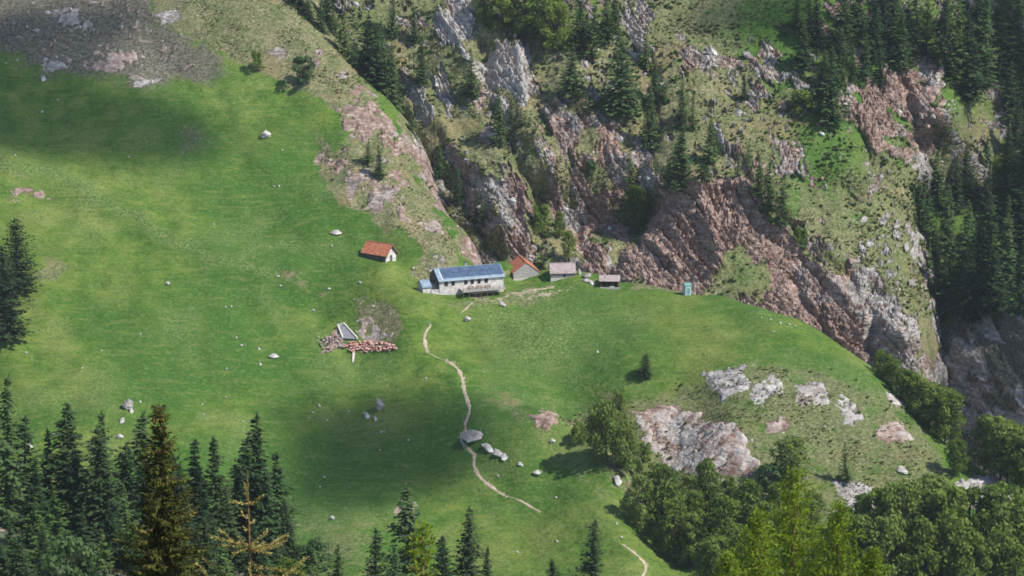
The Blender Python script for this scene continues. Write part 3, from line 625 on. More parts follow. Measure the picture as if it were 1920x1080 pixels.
def put_tree(kind, px, base, top, label, group, wide=1.0, which=None, Y=None):
    g = ground(px, base, which=which) if Y is None else Vector(P(px, base, Y))
    dist = g.y * CP - g.z * SP
    Hh = (base - top) / FPX * dist / CP
    tr, cr, H = random.choice(PROTO[kind]); s = Hh / H
    w = s * wide * (1.0 if kind in ('broad','light','bush') else 1.45) * random.uniform(.78, 1.14) * (max(1.0, (13 / Hh) ** .25))
    t = ob(KINDNAME[kind], None, None, (g.x, g.y, g.z - .15), label=label, category='bush' if kind == 'bush' else 'tree', group=group)
    t.empty_display_size = .5; t.scale = (w, w, s); t.rotation_euler = (random.gauss(0, .035), random.gauss(0, .035), random.uniform(0, 6.28))
    ob('trunk', tr, t); ob('crown', cr, t)
    return t
def stand(items, text, group, which=None):
    """trees of one stand, labelled by their order from the left within it"""
    for k, it in enumerate(sorted(items, key=lambda i: i[0])):
        px, base, top, kind = it[:4]; w = it[4] if len(it) > 4 else 1.0
        lab = it[5] if len(it) > 5 else text % ((ORD[k] + ' from the left',) if len(items) > 1 else ('alone',))
        put_tree(kind, px, base, top, lab, group, w, which)
G1 = 'spruces on the rocky mountainside'
stand([(548,85,-25,'spruce',1.3),(574,108,-12,'spruce',1.2),(600,116,0,'spruce',1.2),(562,70,-40,'dark',1.2),(615,80,-30,'dark',1.1),(685,150,30,'dark',1.2),(628,100,12,'larch'),(648,150,25,'spruce'),(668,188,72,'spruce'),(700,208,58,'spruce'),(735,222,85,'spruce'),(718,160,42,'spruce'),(655,190,110,'dark')],
      'dark green spruce in the row behind the pasture crest, %s', 'spruces behind the pasture crest', (2,))
stand([(735,70,-12,'spruce',.8),(778,82,12,'spruce'),(790,160,82,'spruce',1.1),(772,290,215,'spruce',1.1),(757,392,322,'spruce'),(775,405,345,'larch'),(828,332,262,'spruce',.8),(858,380,312,'spruce',.9),(905,428,372,'larch',1.1),(893,405,358,'spruce',.8)],
      'spruce rooted among pale rocks below the white scree, %s', G1, (2,))
stand([(688,305,258,'larch'),(714,335,272,'spruce',.8)], 'small spruce on the rock strip beside the pasture, %s', G1, (1, 2))
stand([(885,184,92,'larch',1.1),(940,270,165,'spruce',.9),(958,232,182,'spruce')], 'slim spruce beside the cracked pale rock face, %s', G1, (2,))
stand([(1015,442,382,'bush',.8,'dark round bush above the red-roofed shed'),(1050,448,395,'light',.8,'light green bush high in the gully above the stone barn'),(1066,485,430,'light',.9,'light green bush low in the gully above the stone barn'),(1190,436,345,'broad',.9,'broad dark tree in the shaded hollow left of the pink cliff'),(1108,336,302,'bush',.7,'small green bush on the broken pink rocks')], '%s', 'bushes above the huts', (2,))
stand([(905,45,-25,'broad'),(940,62,-30,'light'),(985,75,-30,'broad',1.1),(1022,85,-20,'broad'),(1043,98,5,'light')], 'leafy tree in the clump at the top edge beside the scree, %s', 'leafy clump at the top edge', (2,))
stand([(1092,92,-20,'spruce'),(1108,112,15,'larch'),(1135,78,-5,'spruce'),(1152,60,-20,'spruce')], 'spruce at the top edge right of the leafy clump, %s', G1, (2,))
stand([(1070,182,82,'spruce',1.15,'broad spruce with a deep shadow on open grass right of the cracked rock'),(1165,217,58,'spruce',1.0,'tallest spruce on the open rib, shadow falling left'),(1214,280,160,'spruce',.95,'spruce directly below the tallest spruce of the rib'),(1268,355,235,'dark',1.1,'dark spruce on the crest of the pink cliff'),(1322,346,310,'bush',.7,'small round bush on the pink cliff crest'),(1395,188,138,'dark',.8,'lone small dark conifer on the upper grass'),
       (1210,130,52,'larch'),(1225,195,118,'spruce'),(1246,192,148,'larch'),(1280,228,150,'spruce'),(1298,245,175,'larch'),(1332,305,205,'larch',.8),(1345,290,240,'spruce',.8),(1180,345,285,'larch')],
      'spruce along the grassy rib above the pink cliff, %s', G1, (2,))
stand([(1402,312,260,'larch'),(1420,372,288,'larch'),(1440,398,300,'spruce'),(1464,422,322,'larch'),(1505,458,425,'bush',.7),(1380,330,285,'larch',.8)], 'green conifer in the gully behind the pink cliff crest, %s', G1, (2,))
stand([(1505,128,28,'spruce'),(1530,90,-20,'dark'),(1556,236,92,'spruce',.95,'tall spruce with a broad shadow left of the upper pink crags'),(1580,98,-20,'dark'),(1612,70,-40,'spruce'),(1636,115,8,'spruce'),(1660,90,-20,'dark'),(1690,135,20,'spruce'),(1720,65,-40,'larch'),(1600,152,80,'spruce'),(1650,160,90,'dark'),(1505,210,165,'bush'),(1535,190,110,'dark')],
      'spruce in the dark wood above the upper crags, %s', 'wood at the upper right', (2,))
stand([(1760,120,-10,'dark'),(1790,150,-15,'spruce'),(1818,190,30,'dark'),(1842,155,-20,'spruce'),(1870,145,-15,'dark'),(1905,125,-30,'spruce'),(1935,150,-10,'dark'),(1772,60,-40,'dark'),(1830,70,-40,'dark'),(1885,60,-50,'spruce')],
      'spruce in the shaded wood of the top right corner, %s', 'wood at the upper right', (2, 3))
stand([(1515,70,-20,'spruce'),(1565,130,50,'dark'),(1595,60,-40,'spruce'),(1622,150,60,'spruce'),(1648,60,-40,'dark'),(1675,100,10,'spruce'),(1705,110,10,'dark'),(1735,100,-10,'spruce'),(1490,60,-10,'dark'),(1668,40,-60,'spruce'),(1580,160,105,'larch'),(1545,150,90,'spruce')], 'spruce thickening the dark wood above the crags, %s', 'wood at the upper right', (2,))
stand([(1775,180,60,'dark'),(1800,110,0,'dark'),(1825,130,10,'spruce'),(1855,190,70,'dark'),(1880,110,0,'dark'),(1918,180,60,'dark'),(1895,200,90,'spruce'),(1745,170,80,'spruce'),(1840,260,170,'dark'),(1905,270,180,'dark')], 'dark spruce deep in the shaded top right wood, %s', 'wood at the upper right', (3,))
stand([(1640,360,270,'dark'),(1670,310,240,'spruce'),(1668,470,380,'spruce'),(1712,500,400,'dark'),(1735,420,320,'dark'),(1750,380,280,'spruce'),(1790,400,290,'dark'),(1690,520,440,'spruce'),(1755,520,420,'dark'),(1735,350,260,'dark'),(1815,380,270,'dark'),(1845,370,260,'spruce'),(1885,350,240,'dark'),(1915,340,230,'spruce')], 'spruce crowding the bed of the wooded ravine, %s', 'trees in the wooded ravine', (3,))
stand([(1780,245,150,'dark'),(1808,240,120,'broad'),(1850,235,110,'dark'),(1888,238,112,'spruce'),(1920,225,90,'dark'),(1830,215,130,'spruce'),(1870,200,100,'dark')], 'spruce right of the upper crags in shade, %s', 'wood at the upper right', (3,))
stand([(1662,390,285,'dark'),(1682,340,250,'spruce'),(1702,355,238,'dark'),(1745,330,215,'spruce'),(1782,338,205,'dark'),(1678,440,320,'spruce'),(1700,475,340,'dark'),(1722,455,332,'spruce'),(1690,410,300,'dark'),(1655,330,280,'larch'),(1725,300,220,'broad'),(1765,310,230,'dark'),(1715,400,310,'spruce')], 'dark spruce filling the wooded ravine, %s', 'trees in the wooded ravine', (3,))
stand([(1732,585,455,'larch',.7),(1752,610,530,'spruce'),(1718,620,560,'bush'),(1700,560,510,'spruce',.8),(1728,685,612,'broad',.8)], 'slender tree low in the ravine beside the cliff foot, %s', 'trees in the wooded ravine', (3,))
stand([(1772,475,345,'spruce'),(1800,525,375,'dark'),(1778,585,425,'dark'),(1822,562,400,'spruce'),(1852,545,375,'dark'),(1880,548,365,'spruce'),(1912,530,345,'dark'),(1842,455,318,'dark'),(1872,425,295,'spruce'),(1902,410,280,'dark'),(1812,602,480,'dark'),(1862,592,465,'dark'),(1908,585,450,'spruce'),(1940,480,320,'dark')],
      'dark spruce in the stand above the grey scree, %s', 'stand above the scree', (3,))
G2 = 'broadleaf trees on the spur'
HEDGE = [(1675,725,670),(1702,755,690),(1728,785,705),(1757,815,722),(1790,835,745),(1818,855,762),(1848,880,775),(1876,898,785),(1905,918,798)]
stand([(a, b, c, random.choice(('broad', 'light')), 1.25) for a, b, c in HEDGE], 'leafy tree filling the right-hand edge of the spur, %s', G2, (1,))
stand([(1660,708,655,'bush',.8),(1690,745,688,'broad'),(1715,768,695,'light'),(1742,800,712,'broad'),(1772,830,725,'broad'),(1805,842,750,'light'),(1832,868,768,'broad'),(1862,888,775,'light'),(1890,905,788,'broad'),(1918,925,800,'broad'),(1945,940,810,'broad')], 'leafy tree along the right-hand edge of the spur, %s', G2, (1,))
stand([(1480,908,815,'broad',1.15,'dark rounded tree right of the large pale rock face'),(1585,905,828,'larch',1.0,'small conifer alone on the dry slope right of the rock face'),(1788,892,818,'broad',1.0,'dark round tree above the pale crag at the right')], '%s', G2, (1,))
stand([(1088,832,792,'bush'),(1112,846,768,'light'),(1140,866,748,'broad',.9),(1158,805,728,'light',.8),(1178,888,790,'broad'),(1205,905,825,'light',.9),(1128,820,770,'bush')], 'shrubby tree beside the notch left of the rock face, %s', G2, (1,))
stand([(1205,1000,885,'broad'),(1238,995,868,'broad'),(1265,1045,925,'light'),(1320,985,852,'broad',.9),(1292,1065,955,'broad'),(1352,1055,925,'light'),(1400,1005,895,'broad'),(1335,1120,1000,'broad'),(1340,1112,1015,'broad'),(1285,970,890,'light',.8),(1385,1100,985,'broad'),(1310,1060,965,'broad')], 'leafy tree in the wood below the rock face, %s', 'lower wood', (1,))
stand([(1430,1040,935,'broad'),(1460,985,900,'light'),(1520,1000,915,'broad'),(1560,1050,960,'light'),(1500,1060,965,'broad'),(1590,1010,945,'light'),(1300,1010,915,'light'),(1275,1020,920,'broad'),(1370,960,890,'light'),(1440,930,868,'bush')], 'leafy tree behind the bright larches, %s', 'lower wood', (1,))
stand([(1665,1000,920,'light'),(1715,1000,915,'broad'),(1790,1010,925,'broad'),(1845,1030,930,'light'),(1890,1020,940,'broad'),(1765,975,905,'light'),(1925,1000,920,'broad')], 'leafy tree at the upper edge of the lower right wood, %s', 'lower wood', (1,))
stand([(1622,1010,925,'broad'),(1645,1045,910,'light'),(1690,1065,900,'broad'),(1742,1035,890,'broad'),(1772,1085,905,'light'),(1820,1065,910,'broad'),(1870,1092,900,'broad'),(1912,1075,925,'broad')], 'leafy tree in the upper rank of the lower right wood, %s', 'lower wood', (1,))
stand([(1600,1105,960,'broad'),(1662,1112,965,'broad'),(1720,1118,965,'light'),(1800,1128,985,'broad'),(1852,1128,1000,'broad'),(1902,1135,1010,'light'),(1550,1120,1000,'broad')], 'leafy tree at the bottom right edge of the picture, %s', 'lower wood', (1,))
stand([(485,132,94,'bush',.7,'small round bush on the crest beside the pale track'),(566,160,102,'bush',.9,'larger dark bush on the crest of the pasture'),(1209,710,664,'ovoid',1.0,'single dark dwarf conifer on the open green spur')], '%s', 'bushes on the pasture', (1,))
stand([(36,545,410,'ovoid',1.15,'dark dense conifer at the left edge, upper of two'),(12,640,462,'ovoid',1.15,'dark dense conifer at the left edge, lower of two'),(-22,600,440,'ovoid',1.2,'dark conifer cut by the left border of the picture')], '%s', 'conifers at the left edge', (1,))
def knoll(items, text, group):
    for k, it in enumerate(sorted(items, key=lambda i: i[0])):
        px, base, top, kind, Y = it[:5]; x = P(px, 1000, Y)[0]; z = float(FG(np.array([x]), np.array([float(Y)]))[0])
        _, pb, _ = to_px(np.array([[x, Y, z]]))
        put_tree(kind, px, pb[0], top, it[5] if len(it) > 5 else text % (ORD[k] + ' from the left'), group, 1.0, None, Y)
knoll([(14,0,700,'dark',420),(62,0,852,'dark',400),(130,0,752,'dark',432),(182,0,768,'dark',438),(207,0,792,'dark',426),(266,0,772,'dark',440),(366,0,822,'dark',438),(406,0,816,'dark',436),(345,0,868,'dark',420),(486,0,772,'dark',446),(522,0,842,'dark',440),(548,0,932,'dark',430)],
      'dark spruce in the back row of the lower left wood, %s', 'lower left wood')
knoll([(28,0,952,'dark',370),(110,0,905,'larch',385),(160,0,955,'dark',370),(240,0,905,'larch',392),(312,0,915,'dark',385),(432,0,905,'dark',400),(385,0,960,'dark',385),(480,0,965,'dark',390),(590,0,1010,'bush',430),(85,0,985,'dark',360)],
      'dark tree in the front row of the lower left wood, %s', 'lower left wood')
knoll([(45,0,780,'dark',428),(95,0,800,'dark',436),(155,0,830,'dark',428),(232,0,830,'dark',432),(290,0,840,'dark',438),(325,0,850,'dark',432),(445,0,850,'dark',440),(465,0,815,'dark',444),(505,0,880,'dark',436),(385,0,870,'dark',430)],
      'dark spruce in the middle rank of the lower left wood, %s', 'lower left wood')
knoll([(40,0,1000,'dark',345),(130,0,1000,'bush',340),(200,0,985,'larch',345),(270,0,1010,'dark',345),(345,0,1000,'dark',350),(420,0,1010,'larch',360),(500,0,1030,'dark',370),(545,0,1045,'broad',380),(5,0,1010,'dark',345),(75,0,930,'larch',375),(290,0,960,'dark',375),(210,0,935,'dark',390)],
      'dark tree along the bottom border of the lower left wood, %s', 'lower left wood')
knoll([(px, 0, random.uniform(1005, 1050), random.choice(('dark', 'larch', 'bush')), random.uniform(395, 425)) for px in range(-20, 600, 34)], 'low bush in the undergrowth of the lower left wood, %s', 'undergrowth of the lower left wood')
knoll([(632,0,1015,'larch',455),(705,0,990,'dark',480),(742,0,1020,'dark',470),(790,0,896,'dark',500),(832,0,1002,'dark',480),(875,0,946,'dark',500),(912,0,1022,'dark',480),(1036,0,1046,'dark',490),(1105,0,972,'dark',500,'single dark spruce standing apart at the bottom centre')], 'dark spruce at the bottom edge below the boulders, %s', 'spruces at the bottom edge')

# ================================================================== BUILDINGS
def bm_obj(name, bm, mat, parent=None, loc=None, smooth=False, **props):
    me = bpy.data.meshes.new(name); bmesh.ops.recalc_face_normals(bm, faces=bm.faces[:]); bm.to_mesh(me); bm.free()
    if mat: me.materials.append(mat)
    if smooth: me.polygons.foreach_set('use_smooth', [True] * len(me.polygons))
    return ob(name, me, parent, loc, **props)
def box(bm, x0, x1, y0, y1, z0, z1):
    v = [bm.verts.new(p) for p in ((x0,y0,z0),(x1,y0,z0),(x1,y1,z0),(x0,y1,z0),(x0,y0,z1),(x1,y0,z1),(x1,y1,z1),(x0,y1,z1))]
    for f in ((0,1,2,3),(4,5,6,7),(0,1,5,4),(1,2,6,5),(2,3,7,6),(3,0,4,7)): bm.faces.new([v[i] for i in f])
    return v
def hexa(bm, q, t):
    """slab from four corners and a thickness vector"""
    q = [Vector(p) for p in q]; t = Vector(t); v = [bm.verts.new(p) for p in q] + [bm.verts.new(p + t) for p in q]
    for f in ((0,1,2,3),(4,5,6,7),(0,1,5,4),(1,2,6,5),(2,3,7,6),(3,0,4,7)): bm.faces.new([v[i] for i in f])
def B(): return bmesh.new()
M_WHITEW = plain('whitewashed_wall', (0.40, 0.365, 0.335), (0.66, 0.625, 0.58), .8, bump=.2)
M_STONEW = plain('grey_rubble_wall', (0.26, 0.24, 0.22), (0.46, 0.43, 0.40), 2.5, bump=.6)
M_DARKW = plain('weathered_dark_wall_and_shade', (0.055, 0.05, 0.045), (0.12, 0.11, 0.10), 2.0, bump=.4)  # dark walls, and the slab that darkens the hut's left gable as shade
M_PLANKW = plain('grey_planks', (0.17, 0.155, 0.14), (0.32, 0.295, 0.27), 3.0, bump=.4, stretch=(3, 3, .3))
M_REDROOF = plain('red_tile_roof', (0.30, 0.085, 0.045), (0.50, 0.20, 0.11), 1.6, bump=.5)
M_BLUEROOF = plain('blue_grey_sheet_roof', (0.15, 0.21, 0.26), (0.26, 0.34, 0.40), 1.0, rough=.45, spec=.5)
M_PANEL = plain('solar_cells', (0.05, 0.075, 0.125), (0.085, 0.125, 0.19), 0.6, rough=.25, spec=.6)
M_ALU = plain('pale_metal_trim', (0.45, 0.50, 0.55), (0.6, 0.65, 0.7), 2.0, rough=.4, spec=.5)
M_SHINGLE = plain('weathered_shingle_roof', (0.23, 0.18, 0.165), (0.39, 0.32, 0.30), 1.6, bump=.5)
M_WOOD = plain('brown_timber', (0.12, 0.065, 0.035), (0.24, 0.14, 0.08), 3.0, bump=.3)
M_DECK = plain('grey_deck_boards', (0.30, 0.27, 0.24), (0.46, 0.42, 0.38), 3.0)
M_DARK = plain('dark_interior', (0.012, 0.012, 0.014))
M_GLASS = plain('window_glass', (0.02, 0.024, 0.03), rough=.12, spec=.6)
M_FRAME = plain('dark_window_frame', (0.05, 0.04, 0.035))
M_TEAL = plain('teal_sheet', (0.11, 0.22, 0.20), (0.18, 0.31, 0.28), 1.2, rough=.5)
M_TEALP = plain('pale_teal_sheet', (0.30, 0.42, 0.42), (0.42, 0.52, 0.52), 1.2, rough=.5)
M_TARP = plain('grey_slab', (0.17, 0.165, 0.18), (0.26, 0.25, 0.27), 1.0, bump=.3)
M_PALEW = plain('pale_timber', (0.40, 0.38, 0.31), (0.60, 0.57, 0.47), 3.0)

def house(t, L, W, hw, rise, wall, roof, over=.35, ends=.3, deep=3.0, front=None, thick=.16, x0=0.0, y0=0.0, pre=''):
    """gabled house in local axes: ridge along x, front wall at y0, ground level z=0; returns roof object"""
    bm = B(); a, b = x0, x0 + L; f, k = y0, y0 + W; m = y0 + W / 2
    ring = lambda x: [bm.verts.new(p) for p in ((x,f,-deep),(x,k,-deep),(x,k,hw),(x,m,hw + rise),(x,f,hw))]
    p, q = ring(a), ring(b); bm.faces.new(p); bm.faces.new(q[::-1])
    for i in range(5): bm.faces.new([p[i], p[(i + 1) % 5], q[(i + 1) % 5], q[i]])
    w = bm_obj(pre + 'wall', bm, wall, t)
    sl = rise / (W / 2); bm = B(); z1 = hw + rise + .04; e = over
    hexa(bm, [(a - ends, f - e, hw - e * sl + .04), (b + ends, f - e, hw - e * sl + .04), (b + ends, m, z1), (a - ends, m, z1)], (0, 0, thick))
    hexa(bm, [(a - ends, k + e, hw - e * sl + .04), (b + ends, k + e, hw - e * sl + .04), (b + ends, m + .002, z1), (a - ends, m + .002, z1)], (0, 0, thick))
    r = bm_obj(pre + 'roof', bm, roof, t)
    bm = B(); box(bm, a - ends - .02, b + ends + .02, m - .16, m + .16, z1 + thick - .03, z1 + thick + .07); bm_obj('ridge_cap', bm, roof, r)
    return r, sl
def opening(t, name, x, z, w, h, y=0.0, frame=M_FRAME, fill=M_GLASS, sub='pane', axis='x'):
    """window or door in a wall facing -y (axis x) or -x / +x (axis y: y is the x of the wall, sign by frame)"""
    bm = B(); d = .09
    def bx(u0, u1, v0, v1, dd):
        if axis == 'x': box(bm, u0, u1, y - dd, y + .05, v0, v1)
        else:
            s = 1 if axis == '+y' else -1; box(bm, min(y - .05 * s, y + dd * s), max(y - .05 * s, y + dd * s), u0, u1, v0, v1)
    g = .09
    bx(x - w / 2, x - w / 2 + g, z, z + h, d); bx(x + w / 2 - g, x + w / 2, z, z + h, d); bx(x - w / 2 + g, x + w / 2 - g, z, z + g, d); bx(x - w / 2 + g, x + w / 2 - g, z + h - g, z + h, d)
    o = bm_obj(name, bm, frame, t); bm = B(); bx(x - w / 2 + g, x + w / 2 - g, z + g, z + h - g, .03); bm_obj(sub, bm, fill, o); return o
def place(name, px, py, yaw, label, cat, group=None, Y=None, dz=0.0):
    g = ground(px, py, which=(1,)) if Y is None else Vector(P(px, py, Y))
    t = ob(name, None, None, (g.x, g.y, g.z + dz), label=label, category=cat)
    if group: t['group'] = group
    t.rotation_euler = (0, 0, R(yaw)); return t

# --- the long hut: origin at its front left corner
hut = place('mountain_hut', 824, 549, 19, 'long white alpine hut with blue-grey solar roof and wooden terrace', 'hut', Y=698)
HL, HW, HH, HR = 19.8, 9.0, 3.7, 2.3
r, sl = house(hut, HL, HW, HH, HR, M_WHITEW, M_BLUEROOF, .45, .35)
for i in range(16):
    for j in range(2):
        a = 1.25 + i * 1.17; f0 = .35 + j * 1.98; f1 = f0 + 1.9
        z = lambda yy: HH + (yy) * sl + .2
        bm = B(); hexa(bm, [(a, f0, z(f0) + .06), (a + 1.11, f0, z(f0) + .06), (a + 1.11, f1, z(f1) + .06), (a, f1, z(f1) + .06)], (0, 0, .05)); bm_obj('solar_panel', bm, M_PANEL, r)
bm = B(); hexa(bm, [(.75, -.3, HH - .3 * sl + .215), (1.05, -.3, HH - .3 * sl + .215), (1.05, 4.2, HH + 4.2 * sl + .215), (.75, 4.2, HH + 4.2 * sl + .215)], (0, 0, .1)); bm_obj('roof_edge_strip', bm, M_ALU, r)
bm = B(); box(bm, -.35, HL + .35, -.60, -.46, HH - .45 * sl - .02, HH - .45 * sl + .16); bm_obj('gutter', bm, M_ALU, r)
bm = B(); box(bm, 9.3, 10.0, 4.7, 5.5, HH + 1.2, HH + HR + 1.25); ch = bm_obj('chimney', bm, M_STONEW, r); bm = B(); box(bm, 9.2, 10.1, 4.6, 5.6, HH + HR + 1.25, HH + HR + 1.4); bm_obj('chimney_cap', bm, M_DARKW, ch)
for x in (2.1, 4.2, 8.1, 10.1, 12.2, 14.4): opening(hut, 'window', x, 1.9, .95, 1.2)
opening(hut, 'window', 4.4, 2.1, .8, 1.0, -.14, axis='-y')
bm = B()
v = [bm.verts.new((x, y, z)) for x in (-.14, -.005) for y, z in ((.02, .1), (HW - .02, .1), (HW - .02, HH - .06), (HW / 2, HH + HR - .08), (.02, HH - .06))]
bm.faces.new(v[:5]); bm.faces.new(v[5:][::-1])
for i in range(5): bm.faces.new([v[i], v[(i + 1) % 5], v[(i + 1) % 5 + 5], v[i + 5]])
bm_obj('gable_shade_slab', bm, M_DARKW, hut)  # dark slab stands in for the shade on the white left gable
# terrace on posts with railing
ter = ob('terrace', None, hut)
for i in range(15):
    bm = B(); box(bm, 6.0, 19.2, -3.6 + i * .245, -3.6 + i * .245 + .225, .78, .86); bm_obj('plank', bm, M_DECK, ter)
for i in range(8):
    bm = B(); x = 6.1 + i * 1.855; box(bm, x, x + .14, -3.55, -3.41, -2.2, 1.75); bm_obj('post', bm, M_WOOD, ter)
for z in (1.25, 1.66):
    bm = B(); box(bm, 6.0, 19.2, -3.64, -3.56, z, z + .09); bm_obj('rail', bm, M_DECK, ter)
bm = B(); box(bm, 6.0, 19.2, -3.72, -3.645, .42, .78); bm_obj('fascia_board', bm, M_DECK, ter)
for x in (8.6, 11.0, 13.6):     # tables set out on the terrace
    pass
# annex at the left end and the low yard wall
ra, sa = house(hut, 2.5, 5.6, 1.9, 1.35, M_WHITEW, M_BLUEROOF, .3, .2, x0=-4.9, y0=.4, pre='annex_')
bm = B(); box(bm, -2.4, -.003, .1, .55, -3, .95); bm_obj('yard_wall', bm, M_WHITEW, hut)
bm = B(); box(bm, -2.395, -.004, 1.6, 6.2, -2.5, 1.7); bm_obj('link_wall', bm, M_STONEW, hut)
def picnic_table(x, lab):
    t = ob('picnic_table', None, None, hut.matrix_basis @ Vector((0, 0, 0)), label=lab, category='table', group='tables on the terrace')
    t.location = Vector(hut.location) + Matrix.Rotation(R(19), 3, 'Z') @ Vector((x, -2.0, .86)); t.rotation_euler = (0, 0, R(19))
    bm = B(); box(bm, -.9, .9, -.38, .38, .70, .76); bm_obj('table_top', bm, M_WOOD, t)
    for s in (-1, 1):
        bm = B(); box(bm, -.9, .9, s * .72 - .14, s * .72 + .14, .42, .47); bm_obj('bench', bm, M_WOOD, t)
        bm = B(); box(bm, s * .65 - .05, s * .65 + .05, -.8, .8, .34, .42); box(bm, s * .65 - .05, s * .65 + .05, -.45, -.35, 0, .34); box(bm, s * .65 - .05, s * .65 + .05, .35, .45, 0, .34); box(bm, s * .65 - .05, s * .65 + .05, -.05, .05, .42, .70); bm_obj('trestle', bm, M_WOOD, t)
for x, lab in ((9.0, 'brown picnic table on the hut terrace, leftmost of three'), (11.6, 'brown picnic table on the hut terrace, middle of three'), (14.2, 'brown picnic table on the hut terrace, rightmost of three')): picnic_table(x, lab)

# --- cabin with the red roof higher on the pasture: origin at the near gable corner, ridge runs back to the left
cab = place('cabin', 723, 495, -34, 'small white cabin with red roof and dark side wall, alone on the pasture', 'cabin', Y=708)
r, sl = house(cab, 8.2, 5.0, 2.75, 2.6, M_DARKW, M_REDROOF, .5, .7, x0=-8.2)
bm = B(); f, k, m, h, ri = -.01, 5.01, 2.5, 2.75, 2.6
v = [bm.verts.new(p) for p in ((.004,f,-3),(.004,k,-3),(.004,k,h),(.004,m,h + ri),(.004,f,h),(.12,f,-3),(.12,k,-3),(.12,k,h),(.12,m,h + ri - .02),(.12,f,h))]
bm.faces.new(v[:5]); bm.faces.new(v[5:][::-1])
for i in range(5): bm.faces.new([v[i], v[(i + 1) % 5], v[(i + 1) % 5 + 5], v[i + 5]])
gw = bm_obj('gable_wall', bm, M_WHITEW, cab)
opening(cab, 'door', 2.5, .15, 1.05, 2.1, .12, M_WOOD, M_DARKW, 'door_leaf', '+y')
bm = B()
for s in (0, 1):
    y0, y1 = (-.5, 2.5) if s == 0 else (5.5, 2.5); hexa(bm, [(.13, y0, h - .5 * ri / 2.5 - .32), (.66, y0, h - .5 * ri / 2.5 - .32), (.66, y1, h + ri - .32), (.13, y1, h + ri - .32)], (0, 0, .34))
bm_obj('gable_boards', bm, M_DARKW, r)

# --- red-roofed shed with grey gable: ridge runs away from the camera
shed = place('shed', 964, 526, 12, 'red-roofed shed with plain grey gable wall right of the long hut', 'shed')
def gable_front(t, W, Lr, hw, rise, wall, roof, over=.3):
    bm = B(); m = W / 2
    ring = lambda y: [bm.verts.new(p) for p in ((0,y,-3),(W,y,-3),(W,y,hw),(m,y,hw + rise),(0,y,hw))]
    p, q = ring(0), ring(Lr); bm.faces.new(p); bm.faces.new(q[::-1])
    for i in range(5): bm.faces.new([p[i], p[(i + 1) % 5], q[(i + 1) % 5], q[i]])
    bm_obj('wall', bm, wall, t); sl = rise / m; bm = B(); z1 = hw + rise + .04
    hexa(bm, [(-over, -over * .5, hw - over * sl + .04), (-over, Lr + over, hw - over * sl + .04), (m, Lr + over, z1), (m, -over * .5, z1)], (0, 0, .16))
    hexa(bm, [(W + over, -over * .5, hw - over * sl + .04), (W + over, Lr + over, hw - over * sl + .04), (m + .002, Lr + over, z1), (m + .002, -over * .5, z1)], (0, 0, .16))
    r = bm_obj('roof', bm, roof, t)
    bm = B(); box(bm, m - .15, m + .15, -over * .5 - .02, Lr + over + .02, z1 + .13, z1 + .23); bm_obj('ridge_cap', bm, roof, r)
    return r
gable_front(shed, 7.7, 9.0, 2.2, 2.9, M_STONEW, M_REDROOF)
bm = B(); box(bm, -.05, 7.75, -.12, -.003, -2, .35); bm_obj('plinth', bm, M_PALEW, shed)

# --- stone barn and the open shelter
barn = place('barn', 1033, 527, 4, 'grey stone barn with brownish roof and one small dark window', 'barn')
house(barn, 7.2, 5.6, 2.7, 2.2, M_STONEW, M_SHINGLE, .35, .3)
opening(barn, 'window', 4.1, 1.4, .7, .95)
bm = B(); box(bm, -.03, 7.23, -.06, -.003, -2, 1.15); bm_obj('stone_base', bm, M_WHITEW, barn)
for i in range(12):
    bm = B(); box(bm, .02 + i * .6, .58 + i * .6, -.05, -.004, 1.16, 2.62)
    if 3.6 < .3 + i * .6 < 4.6: bm.free(); continue
    bm_obj('plank', bm, M_PLANKW, barn)
shl = place('open_shelter', 1126, 538, -3, 'low open-fronted shelter with dark interior and grey-brown roof', 'shelter')
bm = B(); L, W = 5.4, 3.4
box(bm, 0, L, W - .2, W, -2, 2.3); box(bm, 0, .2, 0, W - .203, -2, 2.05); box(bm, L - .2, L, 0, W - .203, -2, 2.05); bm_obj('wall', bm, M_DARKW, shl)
for x in (.2, 1.9, 3.6, 5.06):
    bm = B(); box(bm, x, x + .15, 0, .15, -1.5, 2.04); bm_obj('post', bm, M_WOOD, shl)
bm = B(); hexa(bm, [(-.35, -.5, 1.98), (L + .35, -.5, 1.98), (L + .35, W / 2, 3.35), (-.35, W / 2, 3.35)], (0, 0, .14)); hexa(bm, [(-.35, W + .3, 2.1), (L + .35, W + .3, 2.1), (L + .35, W / 2 + .002, 3.35), (-.35, W / 2 + .002, 3.35)], (0, 0, .14)); bm_obj('roof', bm, M_SHINGLE, shl)
bm = B(); box(bm, -.1, L + .4, -.35, -.05, -1.5, .16); bm_obj('stone_step', bm, M_STONEW, shl)
tub = place('water_trough', 1146, 539, -3, 'white water trough in front of the open shelter', 'trough', dz=.1)
bm = B(); box(bm, -.75, .75, -.35, .35, 0, .1)
for a in ((-.75, -.65, -.35, .35), (.65, .75, -.35, .35), (-.648, .648, -.35, -.26), (-.648, .648, .26, .35)): box(bm, *a, .102, .62)
bm_obj('basin', bm, M_WHITEW, tub)
# --- teal cabinet hut
tl = place('privy', 1287, 552, 24, 'narrow teal sheet-metal privy at the end of the terrace', 'privy')
house(tl, 1.9, 1.9, 2.9, .55, M_TEALP, M_TEAL, .15, .12)
opening(tl, 'door', .95, .1, 1.1, 2.3, 0.0, M_TEALP, M_TEAL, 'door_leaf')

